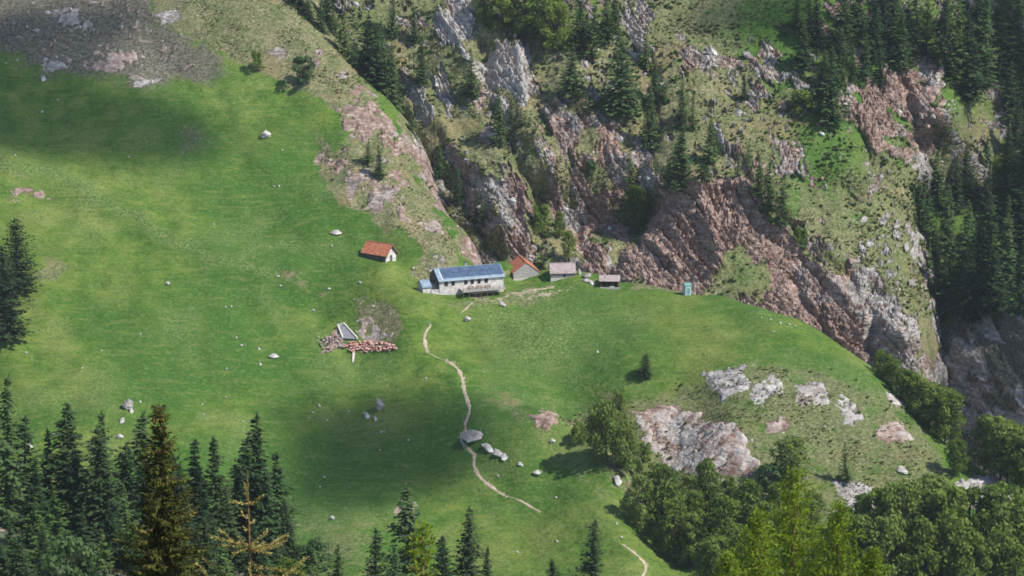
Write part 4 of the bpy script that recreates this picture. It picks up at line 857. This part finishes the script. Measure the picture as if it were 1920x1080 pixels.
# ================================================================== PATH
def path_piece(pts, w):
    P3 = [ground(*p, which=(1,)) for p in pts]; Q = []
    for a, b in zip(P3[:-1], P3[1:]):
        n = max(2, int((b - a).length / 1.0))
        for k in range(n): Q.append(a.lerp(b, k / n))
    Q.append(P3[-1])
    for _ in range(3): Q = [Q[0]] + [(Q[i - 1] + Q[i] * 2 + Q[i + 1]) / 4 for i in range(1, len(Q) - 1)] + [Q[-1]]
    V = []; F = []; n = len(Q)
    for i, q in enumerate(Q):
        d = (Q[min(i + 1, n - 1)] - Q[max(i - 1, 0)]); d.z = 0; d.normalize(); s = Vector((-d.y, d.x, 0))
        e = min(1, i / 3, (n - 1 - i) / 3) * .75 + .25; ww = .85 * w * e * (1 + .5 * math.sin(i * 1.7) * math.sin(i * .6 + 1))
        for k in (-1, -.35, .35, 1):
            p = q + s * (k * ww * .5); p.z = float(meadow_z(np.array([p.x]), np.array([p.y]))[0]) + (.10 if abs(k) < .9 else -.05); V.append(tuple(p))
    for i in range(n - 1):
        for k in range(3): F.append((i * 4 + k, i * 4 + k + 1, i * 4 + 5 + k, i * 4 + 4 + k))
    return V, F
VV = []; FF = []
for pts, w in PATHS:
    v, f = path_piece(pts, w); o = len(VV); VV += v; FF += [tuple(i + o for i in q) for q in f]
ob('path', mesh_np('path', VV, FF, M_PATH), kind='structure')

# ================================================================== ROCKS
def stone_mesh(seed, sub=3, flat=.62, mat=None, cut=15):
    r = np.random.default_rng(seed); bm = B(); bmesh.ops.create_icosphere(bm, subdivisions=sub, radius=1.0)
    pl = unit(r.normal(size=(cut, 3))); dd = r.uniform(.42, .85, cut)
    for v in bm.verts:
        p = np.array(v.co)
        for n, d in zip(pl, dd):
            h = p @ n - d
            if h > 0: p = p - n * h * .93
        p *= 1 + .05 * r.normal(); p[2] *= flat; v.co = p
    me = bpy.data.meshes.new('stone'); bm.to_mesh(me); bm.free(); me.materials.append(mat); return me
ST_W = [stone_mesh(k, 3, .6, M_ROCKW) for k in range(4)]; ST_G = [stone_mesh(10 + k, 3, .7, M_ROCKG) for k in range(4)]; ST_P = [stone_mesh(20 + k, 2, .75, M_ROCKP) for k in range(4)]; ST_L = [stone_mesh(30 + k, 2, .7, M_ROCKLP) for k in range(3)]
def boulder(px, py, w, h, label, pool=ST_W, group='pale boulders on the pasture', depth=1.0, tilt=0.0, which=(1,)):
    g = ground(px, py, which=which); m = FPX / (g.y * CP - g.z * SP)
    o = ob('boulder', random.choice(pool), None, (g.x, g.y, g.z + h / m * .22), label=label, category='boulder', group=group)
    o.scale = (w / m / 2 * 1.05, w / m / 2 * depth, h / m / 2 / .62); o.rotation_euler = (0.25, tilt, random.uniform(-.5, .5)); return o
for a in ((497,254,27,17,'rounded white-topped boulder alone high on the green pasture'), (80,146,18,9,'slim white stone slab below the stony heath'), (628,438,24,12,'flat pale boulder between the cabin and the track'),
          (712,768,26,34,'tall grey upright boulder, largest in the shaded hollow', ST_G), (687,782,17,12,'pale rock left of the tall upright boulder'), (703,786,12,9,'small pale rock at the foot of the tall upright boulder'),
          (240,762,26,24,'dark and white boulder above the lower left wood', ST_G), (248,772,14,10,'pale block leaning on the dark and white boulder'), (231,791,17,9,'flat pale stone below the dark and white boulder'), (222,818,18,10,'tilted pale stone between the spruce tops'),
          (892,820,56,15,'large flat grey boulder where the path bends', ST_G), (914,838,32,8,'white slab below the large flat boulder, uppermost of three'), (934,850,34,9,'white slab below the large flat boulder, middle of three'), (944,858,24,7,'white slab below the large flat boulder, lowest of three'),
          (976,871,16,6,'thin white stone in the line down from the slabs'), (1005,889,24,8,'flat white stone at the lower end of the line of slabs'), (877,602,18,10,'white flat boulder left below the terrace'), (943,572,18,8,'white flat boulder right below the terrace'),
          (1160,905,26,18,'bright white rock beside the leafy trees'), (1034,831,16,9,'small pale rock on the dry slope above the notch'), (510,669,22,10,'low pale rock cluster in the middle of the left pasture'), (315,534,12,8,'white stone on the left pasture below the track'),
          (1096,526,16,8,'pale flat rock between barn and shelter'), (1088,512,9,17,'upright pale rock right of the stone barn'), (1108,530,20,5,'white slab on the grass beside the open shelter'), (1103,518,20,10,'grey boulder behind the white slab left of the shelter', ST_G),
          (598,762,9,7,'white stone at the left rim of the shaded hollow'), (286,155,7,13,'upright pale stone at the edge of the heath'), (620,973,14,10,'pale stone on the bank above the bottom spruces'), (1690,884,30,9,'white ledge stone above the pale crag'), (55,838,16,9,'pale stone half hidden by the lower left spruces'), (100,815,14,8,'pale stone at the upper edge of the lower left wood')):
    boulder(*a)
small = [(262,752),(425,575),(436,574),(445,632),(455,646),(420,745),(381,757),(383,777),(455,790),(612,786),(715,812),(764,824),(722,809),(714,843),(654,771),(796,708),(586,775),(580,785),(606,895),(602,912),(931,892),(1044,932),(1155,982),(1163,1006),(1042,1015),(970,1034),(1122,660),(732,590),(700,574),(520,520),(523,538),(192,657),(155,690),(262,626),(50,663),(425,690),(488,654),(490,683),(525,350),(514,347),(530,280),(242,293),(30,292),(108,187),(107,108),(79,211),(365,120),(305,78),(10,118),(30,112),(1430,594),(1446,597),(1464,602),(1478,606),(1494,610),(1450,620),(1548,800),(1600,921),(775,505),(672,532),(660,560),(615,543),(590,582),(400,420),(623,460)]
LAND = {'stony heath': (150,130), 'rounded white-topped boulder': (500,270), 'left edge conifers': (60,620), 'diagonal track on the pasture': (430,560), 'pink rubble': (690,660), 'red-roofed cabin': (680,520), 'tall upright boulder': (690,790), 'lower left wood': (420,760), 'bottom spruces': (620,900), 'lower end of the path': (1060,960), 'crest above the pink cliff': (1465,602), 'dry lower spur': (1570,860)}
near = {}
for x, y in small: near.setdefault(min(LAND, key=lambda k: (LAND[k][0] - x) ** 2 + (LAND[k][1] - y) ** 2), []).append((x, y))
for lm, pts in near.items():
    for k, (x, y) in enumerate(sorted(pts)):
        w = random.uniform(4.5, 8.5); boulder(x, y, w, w * random.uniform(.5, .8), 'small white stone near the %s, %s from left' % (lm, ORD[k]), ST_W, 'small white stones in the grass')

def outcrop(label, poly, tint, amp=1.0, lift=.12, step=.38, pale=.38, holes=1.0, turf=.5, name='rock_outcrop', group='bare rock on the spur', which=(1,)):
    """bare rock breaking through the turf: blocks raised out of the pasture surface"""
    g = [ground(x, y, which=which) for x, y in poly]; x0, x1 = min(p.x for p in g) - 3, max(p.x for p in g) + 3; y0, y1 = min(p.y for p in g) - 3, max(p.y for p in g) + 3
    xs = np.arange(x0, x1, step); ys = np.arange(y0, y1, step); X, Y = np.meshgrid(xs, ys); Z = meadow_z(X, Y)
    V = np.stack([X, Y, Z], -1).reshape(-1, 3); px, py, d = to_px(V); x, y = V[:, 0], V[:, 1]
    wx = px + fbm(x / 4, y / 4, 5, 350, .6) * 26; wy = py + fbm(x / 4, y / 4, 5, 351, .6) * 18
    m = pm(wx, wy, poly, 11); m = m * (1 - holes * sstep(.08, .42, fbm(x / 3.2, y / 2.0, 4, 360)))
    c1 = cells(x / 4.6 + .5 * fbm(x / 2, y / 2, 2, 1), y / 1.7, 310); c2 = cells(x / 1.4, y / .9, 313)
    dsp = (c1[2] - .3) * 1.5 + c1[4] * -.8 + np.minimum(c1[1] - c1[0], .2) * 2.2 + (c2[2] - .5) * .55 + np.minimum(c2[1] - c2[0], .25) * .7 + fbm(x / 1.1, y / 1.1, 3, 315) * .2
    V[:, 2] += -1.0 * (1 - sstep(.1, .5, m)) + sstep(.3, .7, m) * (lift + dsp * amp * .62)
    F = grid_faces(len(xs), len(ys)); F = F[(m[F] > .02).any(1)]
    used, inv = np.unique(F, return_inverse=True); V = V[used]; F = inv.reshape(-1, 4)
    me = mesh_np(name, V, F, M_TERRAIN, True); n = len(V); mm = m[used]
    colors(me, 'mask', np.stack([sstep(.2, .5, mm), np.full(n, turf), np.full(n, tint) + (c1[2][used] - .5) * .3, np.zeros(n)], -1)); z0 = np.zeros(n); colors(me, 'mask2', np.stack([z0, z0 + pale * (.6 + .4 * c2[2][used]), z0, z0], -1))
    return ob(name, me, label=label, category='rock', group=group)
outcrop('large pale pinkish rock face above the lower wood', [(1195,772),(1250,765),(1330,790),(1385,800),(1405,850),(1425,882),(1350,900),(1262,885),(1250,850),(1215,832)], .5, .8, pale=.6, holes=.7)
outcrop('grey-white rock outcrop, leftmost of the three upper ones on the spur', [(1322,706),(1385,690),(1412,720),(1345,748)], 0.0, .8)
outcrop('grey-white rock outcrop, middle of the three upper ones on the spur', [(1408,735),(1455,706),(1466,730),(1418,762)], 0.0, .7)
outcrop('grey-white rock outcrop, rightmost of the three upper ones on the spur', [(1495,732),(1540,722),(1556,745),(1508,762)], .2, .8)
outcrop('small pinkish rock patch below the three grey outcrops', [(1430,790),(1475,788),(1480,814),(1435,817)], .7, .5)
outcrop('narrow pale rock rib running down the spur', [(1572,732),(1590,745),(1620,792),(1592,797),(1580,770)], .25, .5)
outcrop('small rock patch near the right edge of the spur', [(1658,735),(1702,738),(1702,757),(1664,754)], .4, .5)
outcrop('reddish stony patch low on the right of the spur', [(1650,800),(1698,795),(1702,826),(1658,831)], .6, .4)
outcrop('pale crag among the leafy trees at the right', [(1800,905),(1860,893),(1908,932),(1900,962),(1800,945)], .2, 1.2)
outcrop('white ledge of rock in the gap of the lower wood', [(1592,918),(1640,915),(1645,950),(1600,955)], 0.0, .8)
outcrop('dark earthy rock lip at the head of the notch', [(985,782),(1032,772),(1045,798),(1012,804)], .7, .7, pale=0.0, holes=1.3, turf=.3)
outcrop('pink rock patch on the strip below the crest spruces', [(640,205),(700,190),(737,240),(737,266),(690,262),(650,240)], .8, 1.2, pale=.05, holes=1.4)
outcrop('pink rock band between the green pasture and the ravine', [(605,302),(650,300),(720,348),(775,410),(795,432),(742,402),(690,362),(640,337)], .75, 1.0, pale=.1, holes=1.3)
outcrop('long pink slab at the lower edge of the heath', [(150,118),(180,100),(225,98),(262,106),(238,128),(170,138)], .9, .9, pale=.25)
outcrop('pale stony patch in the middle of the heath', [(95,22),(150,12),(165,50),(120,62)], .1, .7, pale=.1, holes=1.3)
outcrop('low line of stones at the left of the heath edge', [(70,120),(110,95),(135,100),(125,132),(90,138)], .3, .7, pale=.1, holes=1.2)
outcrop('small pink stony scar on the left pasture', [(22,352),(90,350),(98,374),(28,371)], .7, .25, pale=.1, holes=1.4, turf=.1)

# rubble and ruined foundation in the pasture
rub = place('rubble_heap', 692, 652, 0, 'long heap of fresh pink rubble stones on the pasture', 'rubble')
rub2 = place('rubble_heap', 622, 645, 0, 'pale pinkish rubble heap left of the ruined foundation', 'rubble')
def fill(parent, poly, n, pool, smin, smax, up=0.0):
    done = 0
    while done < n:
        x = random.uniform(min(p[0] for p in poly), max(p[0] for p in poly)); y = random.uniform(min(p[1] for p in poly), max(p[1] for p in poly))
        if poly_sd(np.array([x]), np.array([y]), poly)[0] < 0: continue
        g = ground(x, y, which=(1,)); s = random.uniform(smin, smax); o = ob('stone', random.choice(pool), parent, (g - parent.location) + Vector((random.uniform(-.4, .4), random.uniform(-.4, .4), s * .25 + up * random.random())))
        o.scale = (s, s * random.uniform(.6, 1), s * random.uniform(.6, .9)); o.rotation_euler = (random.uniform(-.3, .3), random.uniform(-.3, .3), random.uniform(0, 6)); done += 1
fill(rub, [(640,648),(690,640),(735,646),(746,658),(720,658),(690,660),(660,660)], 230, ST_L, .3, .7, .6)
fill(rub2, [(598,632),(636,626),(642,650),(615,660),(603,650)], 60, ST_P + ST_W, .3, .7, .3)
ruin = place('ruined_foundation', 648, 637, 0, 'grey slab framed by pale beams beside the pink rubble', 'ruin')
cs = [ground(x, y, which=(1,)) - ruin.location + Vector((0, 0, .35)) for x, y in ((641,638),(634,613),(645,612),(671,635))]
bm = B(); hexa(bm, [tuple(c) for c in cs], (0, 0, .25)); bm_obj('slab', bm, M_TARP, ruin)
for a, b in ((0, 1), (1, 2), (2, 3)):
    p, q = cs[a], cs[b]; d = (q - p).normalized(); s = Vector((-d.y, d.x, 0)).normalized() * .2; bm = B(); hexa(bm, [tuple(p - s), tuple(p + s), tuple(q + s), tuple(q - s)], (0, 0, .6)); bm_obj('beam', bm, M_PALEW, ruin)
p, q = [ground(x, y, which=(1,)) - ruin.location for x, y in ((666,660),(664,680))]; bm = B(); s = Vector((.35, 0, 0)); hexa(bm, [tuple(p - s), tuple(p + s), tuple(q + s * .6), tuple(q - s * .6)], (0, 0, .35)); bm_obj('beam', bm, M_PALEW, ruin)
outcrop('pale eroded bank above the pink rubble', [(660,604),(690,598),(716,616),(736,626),(732,640),(690,640),(676,622)], .55, .3, .12, pale=.25, holes=1.0, turf=.1, name='eroded_bank')

# loose blocks on the mountainside (parts of it)
mpx, mpy, md, mv = SHEETS[2]
cand = np.where((MROCK > .45) & (mpx > 560) & (mpx < 1760) & (mpy > -20) & (mpy < 690))[0]
for j in rng.choice(cand, 240, replace=False):
    s = float(rng.lognormal(-.25, .4)); p = mv[j]; pinkish = mpx[j] > 1000 and mpy[j] > 230
    o = ob('rock', random.choice(ST_P if (pinkish and random.random() < .75) else (ST_G if random.random() < .6 else ST_W)), MOUNTAIN, (p[0], p[1], p[2] + .1 * s))
    o.scale = (s * 1.3, s, s * 1.2); o.rotation_euler = (random.uniform(-.5, .5), .6 + random.gauss(0, .3), random.uniform(-.6, .6))

# tussocks and dwarf shrubs on the steep grass: nobody could count them
def tussocks(name, label, sheet, sel, n, smin, smax, mat, blades=5, up=(0, 0, 1)):
    V0 = SHEETS[sheet][3]; k = fbm(V0[sel, 0] / 9, V0[sel, 1] / 9 + V0[sel, 2] / 9, 4, 500 + n % 97); pr = sstep(-.12, .4, k) ** 1.5 + .04; j = rng.choice(sel, n, p=pr / pr.sum()); c = V0[j] + rng.normal(size=(n, 3)) * np.array([.3, .2, .1]); s = rng.uniform(smin, smax, n) * rng.lognormal(0, .3, n)
    C = np.repeat(c, blades, 0); SS = np.repeat(s, blades); a = rng.uniform(0, 6.283, n * blades)
    d = unit(np.stack([np.cos(a) * .9, np.sin(a) * .9, rng.uniform(.4, 1.3, n * blades)], -1)); u = unit(np.cross(d, np.array([0, 0, 1.0]) + rng.normal(size=d.shape) * .3))
    V, F = kite(C - d * (SS * .15)[:, None], d, u, SS, SS * .75); me = mesh_np(name, V, F, mat, False); return ob(name, me, kind='stuff', label=label, category='tussocks')
sel = np.where((MROCK < .4) & (mpx > 480) & (mpx < 1780) & (mpy > -60) & (mpy < 600))[0]
tussocks('grass_tussocks', 'rough tussocks and dwarf shrubs covering the mountainside', 2, sel, 22000, .25, .6, M_TUFT)
tussocks('dwarf_shrubs', 'low green dwarf shrubs dotted over the mountainside', 2, sel, 3200, .5, 1.1, M_LARCHG, 14)
px1, py1, d1, v1 = SHEETS[1]
dm = np.zeros(len(px1))
for poly, w, soft in DRY_M[:2]: dm = np.maximum(dm, pm(px1, py1, poly, soft) * w)
sel = np.where((dm > .5) & (py1 > -60) & (py1 < 1100))[0]
tussocks('dry_tussocks', 'dry grass tussocks on the brown parts of the spur', 1, sel, 16000, .2, .48, M_TUFT)

# ================================================================== NEAR TREES (on the camera's side of the valley)
def near_base(px, Y):
    x = (px - 960) / FPX * Y * 1.03; z = float(FG(np.array([x]), np.array([float(Y)]))[0]); return Vector((x, Y, z))
def big_spruce():
    """old spruce whose upper half fills the lower left: drooping boughs, brown cones near the tip"""
    r = np.random.default_rng(5); Y = 112.0; b = near_base(298, Y); top = P(298, 752, Y); H = top[2] - b.z; x0 = top[0]
    t = ob('spruce_tree', None, None, (x0, Y, b.z), label='near old spruce with brown cones and yellow-green tips, lower left', category='tree')
    tr = [([(0, 0, -1), (0, 0, H * .5), (.05, 0, H * .9), (0, 0, H)], [.28, .16, .05, .012])]; C = []; D = []; L = []; Wd = []; CN = []; TW = []
    z = H * .25
    while z < H * .99:
        q = (H - z); R0 = min(2.6, .16 + .27 * q ** .95); n = int(5 + 4 * min(1, q / 4)); a0 = r.uniform(0, 6.28)
        for k in range(n):
            a = a0 + k * 6.283 / n + r.normal() * .25; rr = R0 * r.uniform(.4, 1.3); ca, sa = math.cos(a), math.sin(a)
            up = .55 if q < 1.2 else (.12 - .10 * min(3, q - 1.2)); pts = []
            for f in (0, .33, .66, 1): pts.append((ca * rr * f, sa * rr * f, z + rr * (up * f + .28 * f * f * (1 if q > 1 else 0))))
            tr.append((pts, [.03, .02, .012, .004])); x = .08
            while x < 1:
                p = np.array(pts[0]) * 0 + np.array([ca * rr * x, sa * rr * x, z + rr * (up * x + .28 * x * x * (1 if q > 1 else 0))])
                for s in (-1, 1, 0):
                    th = a + s * r.uniform(.4, 1.1); C.append(p + r.normal(size=3) * .03); D.append((math.cos(th), math.sin(th), r.normal() * .3 - (.35 if s else 0) + (.4 if x > .85 else 0))); L.append(r.uniform(.16, .36)); Wd.append(r.uniform(.05, .12))
                if r.random() < .5 and q > 1.2:      # hanging twigs
                    C.append(p); D.append((r.normal() * .3, r.normal() * .3, -1)); L.append(r.uniform(.2, .5)); Wd.append(.08)
                if q < 2.6 and r.random() < (.5 if q < 2 else .16) : CN.append(p + np.array([r.normal() * .05, r.normal() * .05, -.03]))
                if q > 2.0 and r.random() < .04: CN.append(p)
                x += .10 / max(.4, rr) * r.uniform(.7, 1.3)
        z += r.uniform(.17, .34)
    C = np.array(C); D = unit(np.array(D)); u = unit(np.cross(D, r.normal(size=D.shape) * .5 + np.array([0, 0, 1.0])))
    V, F = kite(C, D, u, np.array(L), np.array(Wd)); ob('trunk', limbs_mesh('old_trunk', tr, M_BARK), t); ob('crown', mesh_np('old_crown', V, F, M_FSPR, False), t)
    its = [([tuple(c), tuple(c + np.array([0, 0, -.05])), tuple(c + np.array([.005, 0, -.13]))], [.012, .032, .012]) for c in CN]
    o = ob('cones', limbs_mesh('spruce_cones', its, M_CONE, 5), t); o['kind'] = 'stuff'
big_spruce()
def needle_shoot(pts, rad, r, L=.1):
    """bottle-brush shoot: needles standing all round a bent twig"""
    C = []; D = []
    for a, b in zip(pts[:-1], pts[1:]):
        a = np.array(a); b = np.array(b); n = max(4, int(np.linalg.norm(b - a) / .011)); ax = (b - a) / np.linalg.norm(b - a)
        for k in range(n):
            v = unit(r.normal(size=(1, 3)))[0]; v = v - ax * (v @ ax); C.append(a + (b - a) * (k / n)); D.append(v / np.linalg.norm(v) + ax * .9)
    return C, D
def young_spruce():
    r = np.random.default_rng(9); Y = 60.0; b = near_base(465, Y); top = P(464, 882, Y); H = top[2] - b.z
    t = ob('spruce_sapling', None, None, (top[0], Y, b.z), label='near golden young spruce top with few upturned shoots, lower left', category='tree')
    ob('trunk', cone_mesh('sapling_stem', [(0, 0, -.5), (.02, 0, H * .5), (0, 0, H - 1.2), (0, 0, H)], [.06, .04, .02, .006], M_GBARK), t)
    m = lambda px: px / FPX * Y * 1.05
    S_ = []
    def shoot(dx, dz0, dx1, dz1, dy=0.0, bend=.25, from_x=0.0):
        S_.append([(m(from_x), 0, H - m(dz0)), (m((from_x + dx1) * .5), dy * .5, H - m(dz0 + (dz1 - dz0) * (.5 - bend))), (m(dx1), dy, H - m(dz1))])
    shoot(0, 60, -5, 25, -.03); shoot(0, 66, -34, 62, .05, .3); shoot(0, 66, 28, 48, -.05, .3); shoot(0, 92, -14, 84, 0); shoot(0, 106, 12, 102, .1); shoot(0, 118, -8, 112, -.1)
    for a in ((-76,140,150),(-58,120,148),(-40,146,150),(-22,140,152),(12,136,150),(34,118,150),(52,138,152),(70,140,156),(74,132,158),(-30,160,156),(40,160,158),(-62,162,158),(24,152,160),(60,150,162)):
        shoot(0, a[2], a[0], a[1], r.uniform(-.5, .5), r.uniform(.1, .4))
    for k in range(26): shoot(0, r.uniform(170, 330), r.uniform(-110, 110), r.uniform(170, 330), r.uniform(-.8, .8), .2)
    for p in S_: 
        C, D = needle_shoot(p, .02, r); C = np.array(C); D = unit(np.array(D)); n = len(C); u = unit(np.cross(D, r.normal(size=D.shape)))
        V, F = kite(C, D, u, r.uniform(.06, .105, n), r.uniform(.02, .034, n)); br = ob('branch', cone_mesh('shoot', p, [.014, .01, .005], M_GBARK, 5), t); ob('needles', mesh_np('shoot_needles', V, F, M_GOLD, False), br)
    C, D = needle_shoot([(0, 0, H - m(60)), (0, 0, H)], .02, r); C = np.array(C); D = unit(np.array(D)); u = unit(np.cross(D, r.normal(size=D.shape))); V, F = kite(C, D, u, np.full(len(C), .035), np.full(len(C), .014)); ob('leader_needles', mesh_np('leader_needles', V, F, M_GOLD, False), t)
young_spruce()
def near_larch(px, top, Y, seed, label, wide=1.0, n_b=150, kind='larch_tree', cs=1.0):
    """light airy larch: rising boughs set with short tufts of bright needles"""
    r = np.random.default_rng(seed); b = near_base(px, Y); tp = P(px, top, Y); H = tp[2] - b.z
    t = ob(kind, None, None, (tp[0], Y, b.z), label=label, category='tree', group='bright larches at the bottom edge'); tr = [([(0, 0, -1), (0, 0, H * .6), (r.normal() * .1, 0, H)], [H * .016, H * .009, .015])]; C = []; D = []; L = []
    for k in range(n_b):
        q = (k + r.random()) / n_b; z = H * (1 - .9 * q); rr = wide * (.35 + H * .30 * q ** .8) * r.uniform(.6, 1.2); a = k * 2.4 + r.normal() * .3; ca, sa = math.cos(a), math.sin(a)
        f = lambda s: np.array([ca * rr * s, sa * rr * s, z + rr * (.05 * s + .42 * s * s)]); tr.append(([tuple(f(0)), tuple(f(.5)), tuple(f(1))], [.03, .02, .006])); s = .12
        while s < 1.02:
            p = f(s)
            for j in range(5): C.append(p + r.normal(size=3) * np.array([.16, .16, .10]) * cs); D.append(unit(r.normal(size=(1, 3)) + np.array([[ca * .6, sa * .6, .7]]))[0]); L.append(r.uniform(.18, .42) * cs)
            s += .16 * (cs ** .6) / max(.5, rr)
    C = np.array(C); D = np.array(D); L = np.array(L); u = unit(np.cross(D, r.normal(size=D.shape))); V, F = kite(C, D, u, L, L * .42)
    ob('trunk', limbs_mesh('larch_trunk', tr, M_GBARK), t); ob('crown', mesh_np('larch_crown', V, F, M_BRIGHT, False), t)
near_larch(1490, 882, 185, 3, 'bright yellow-green larch at the bottom edge, tallest of its clump', 1.0)
near_larch(1575, 945, 180, 4, 'bright yellow-green larch at the right of the bottom edge clump', .9)
near_larch(1420, 960, 178, 6, 'bright yellow-green larch at the left of the bottom edge clump', .9)
near_larch(1640, 1030, 176, 7, 'low bright larch top peeping in right of the bottom clump', .8)
near_larch(1365, 1040, 175, 8, 'low bright larch top peeping in left of the bottom clump', .8)
near_larch(792, 985, 66, 12, 'thin yellow-green larch tip in front of the bottom spruces', .5, 80, cs=.5)

# ================================================================== UNSEEN CLOUDS added towards the sun to shade the slopes
def shade_cloud(label, blobs, dist=1500.0):
    bm = B()
    for px, py, rad in blobs:
        g = ground(px, py) + SUN * dist
        bmesh.ops.create_icosphere(bm, subdivisions=3, radius=1.0, matrix=Matrix.Translation(g) @ Matrix.Diagonal((rad, rad, rad * .62, 1)))
    me = bpy.data.meshes.new('shade_cloud'); bm.to_mesh(me); bm.free(); me.materials.append(M_SHADE_CLOUD)
    o = ob('shade_cloud', me, label=label, category='shade_cloud', group='unseen clouds added for shade'); md = o.modifiers.new('merge', 'REMESH'); md.mode = 'VOXEL'; md.voxel_size = 2.2; return o
N = NT('shade_cloud_vapour'); N.n.remove(N.b); v = N.new('ShaderNodeVolumePrincipled'); v.inputs['Density'].default_value = .095; v.inputs['Color'].default_value = (1, 1, 1, 1); N.l.new(v.outputs[0], N.out.inputs['Volume']); M_SHADE_CLOUD = N.m
shade_cloud('unseen cloudlet added to shade the upper left pasture', [(-20,170,16),(70,210,17),(160,215,16),(240,215,13),(310,265,12),(380,275,9),(40,120,14),(150,130,13),(60,50,16),(180,50,14),(-60,80,18),(-80,230,18),(20,260,14),(120,270,13),(220,280,11),(350,235,10)])
shade_cloud('unseen cloudlet added to shade the hollow in the pasture', [(640,800,14),(715,800,15),(790,830,15),(700,870,17),(630,880,13),(780,890,14),(590,850,11),(840,880,10),(700,930,10),(560,770,8),(860,790,8),(640,940,9),(580,910,9),(760,760,9)])
shade_cloud('unseen cloudlet added to shade the upper wood', [(1330,30,9),(1390,20,12),(1450,30,12),(1500,20,10)])
shade_cloud('unseen cloudlet added to shade the wooded ravine', [(1880,40,20),(1920,160,20),(1930,330,16),(1930,460,14),(1850,690,15),(1910,720,14)])

# ================================================================== HAZE
N = NT('valley_haze'); N.n.remove(N.b); v = N.new('ShaderNodeVolumePrincipled'); v.inputs['Density'].default_value = .00004; v.inputs['Color'].default_value = (.80, .89, 1, 1); N.l.new(v.outputs[0], N.out.inputs['Volume'])
bm = B(); box(bm, -520, 520, -120, 1000, -330, 12); hz = bm_obj('haze', bm, N.m, kind='stuff')

sel = np.where((pm(px1, py1, STRIP, 10) > .5) | (pm(px1, py1, [(1150,740),(1320,700),(1560,690),(1700,760),(1760,880),(1450,930),(1200,900)], 10) > .5))[0]
tussocks('spur_shrubs', 'low green dwarf shrubs on the dry parts of the spur', 1, sel, 700, .3, .65, M_LEAF, 12)
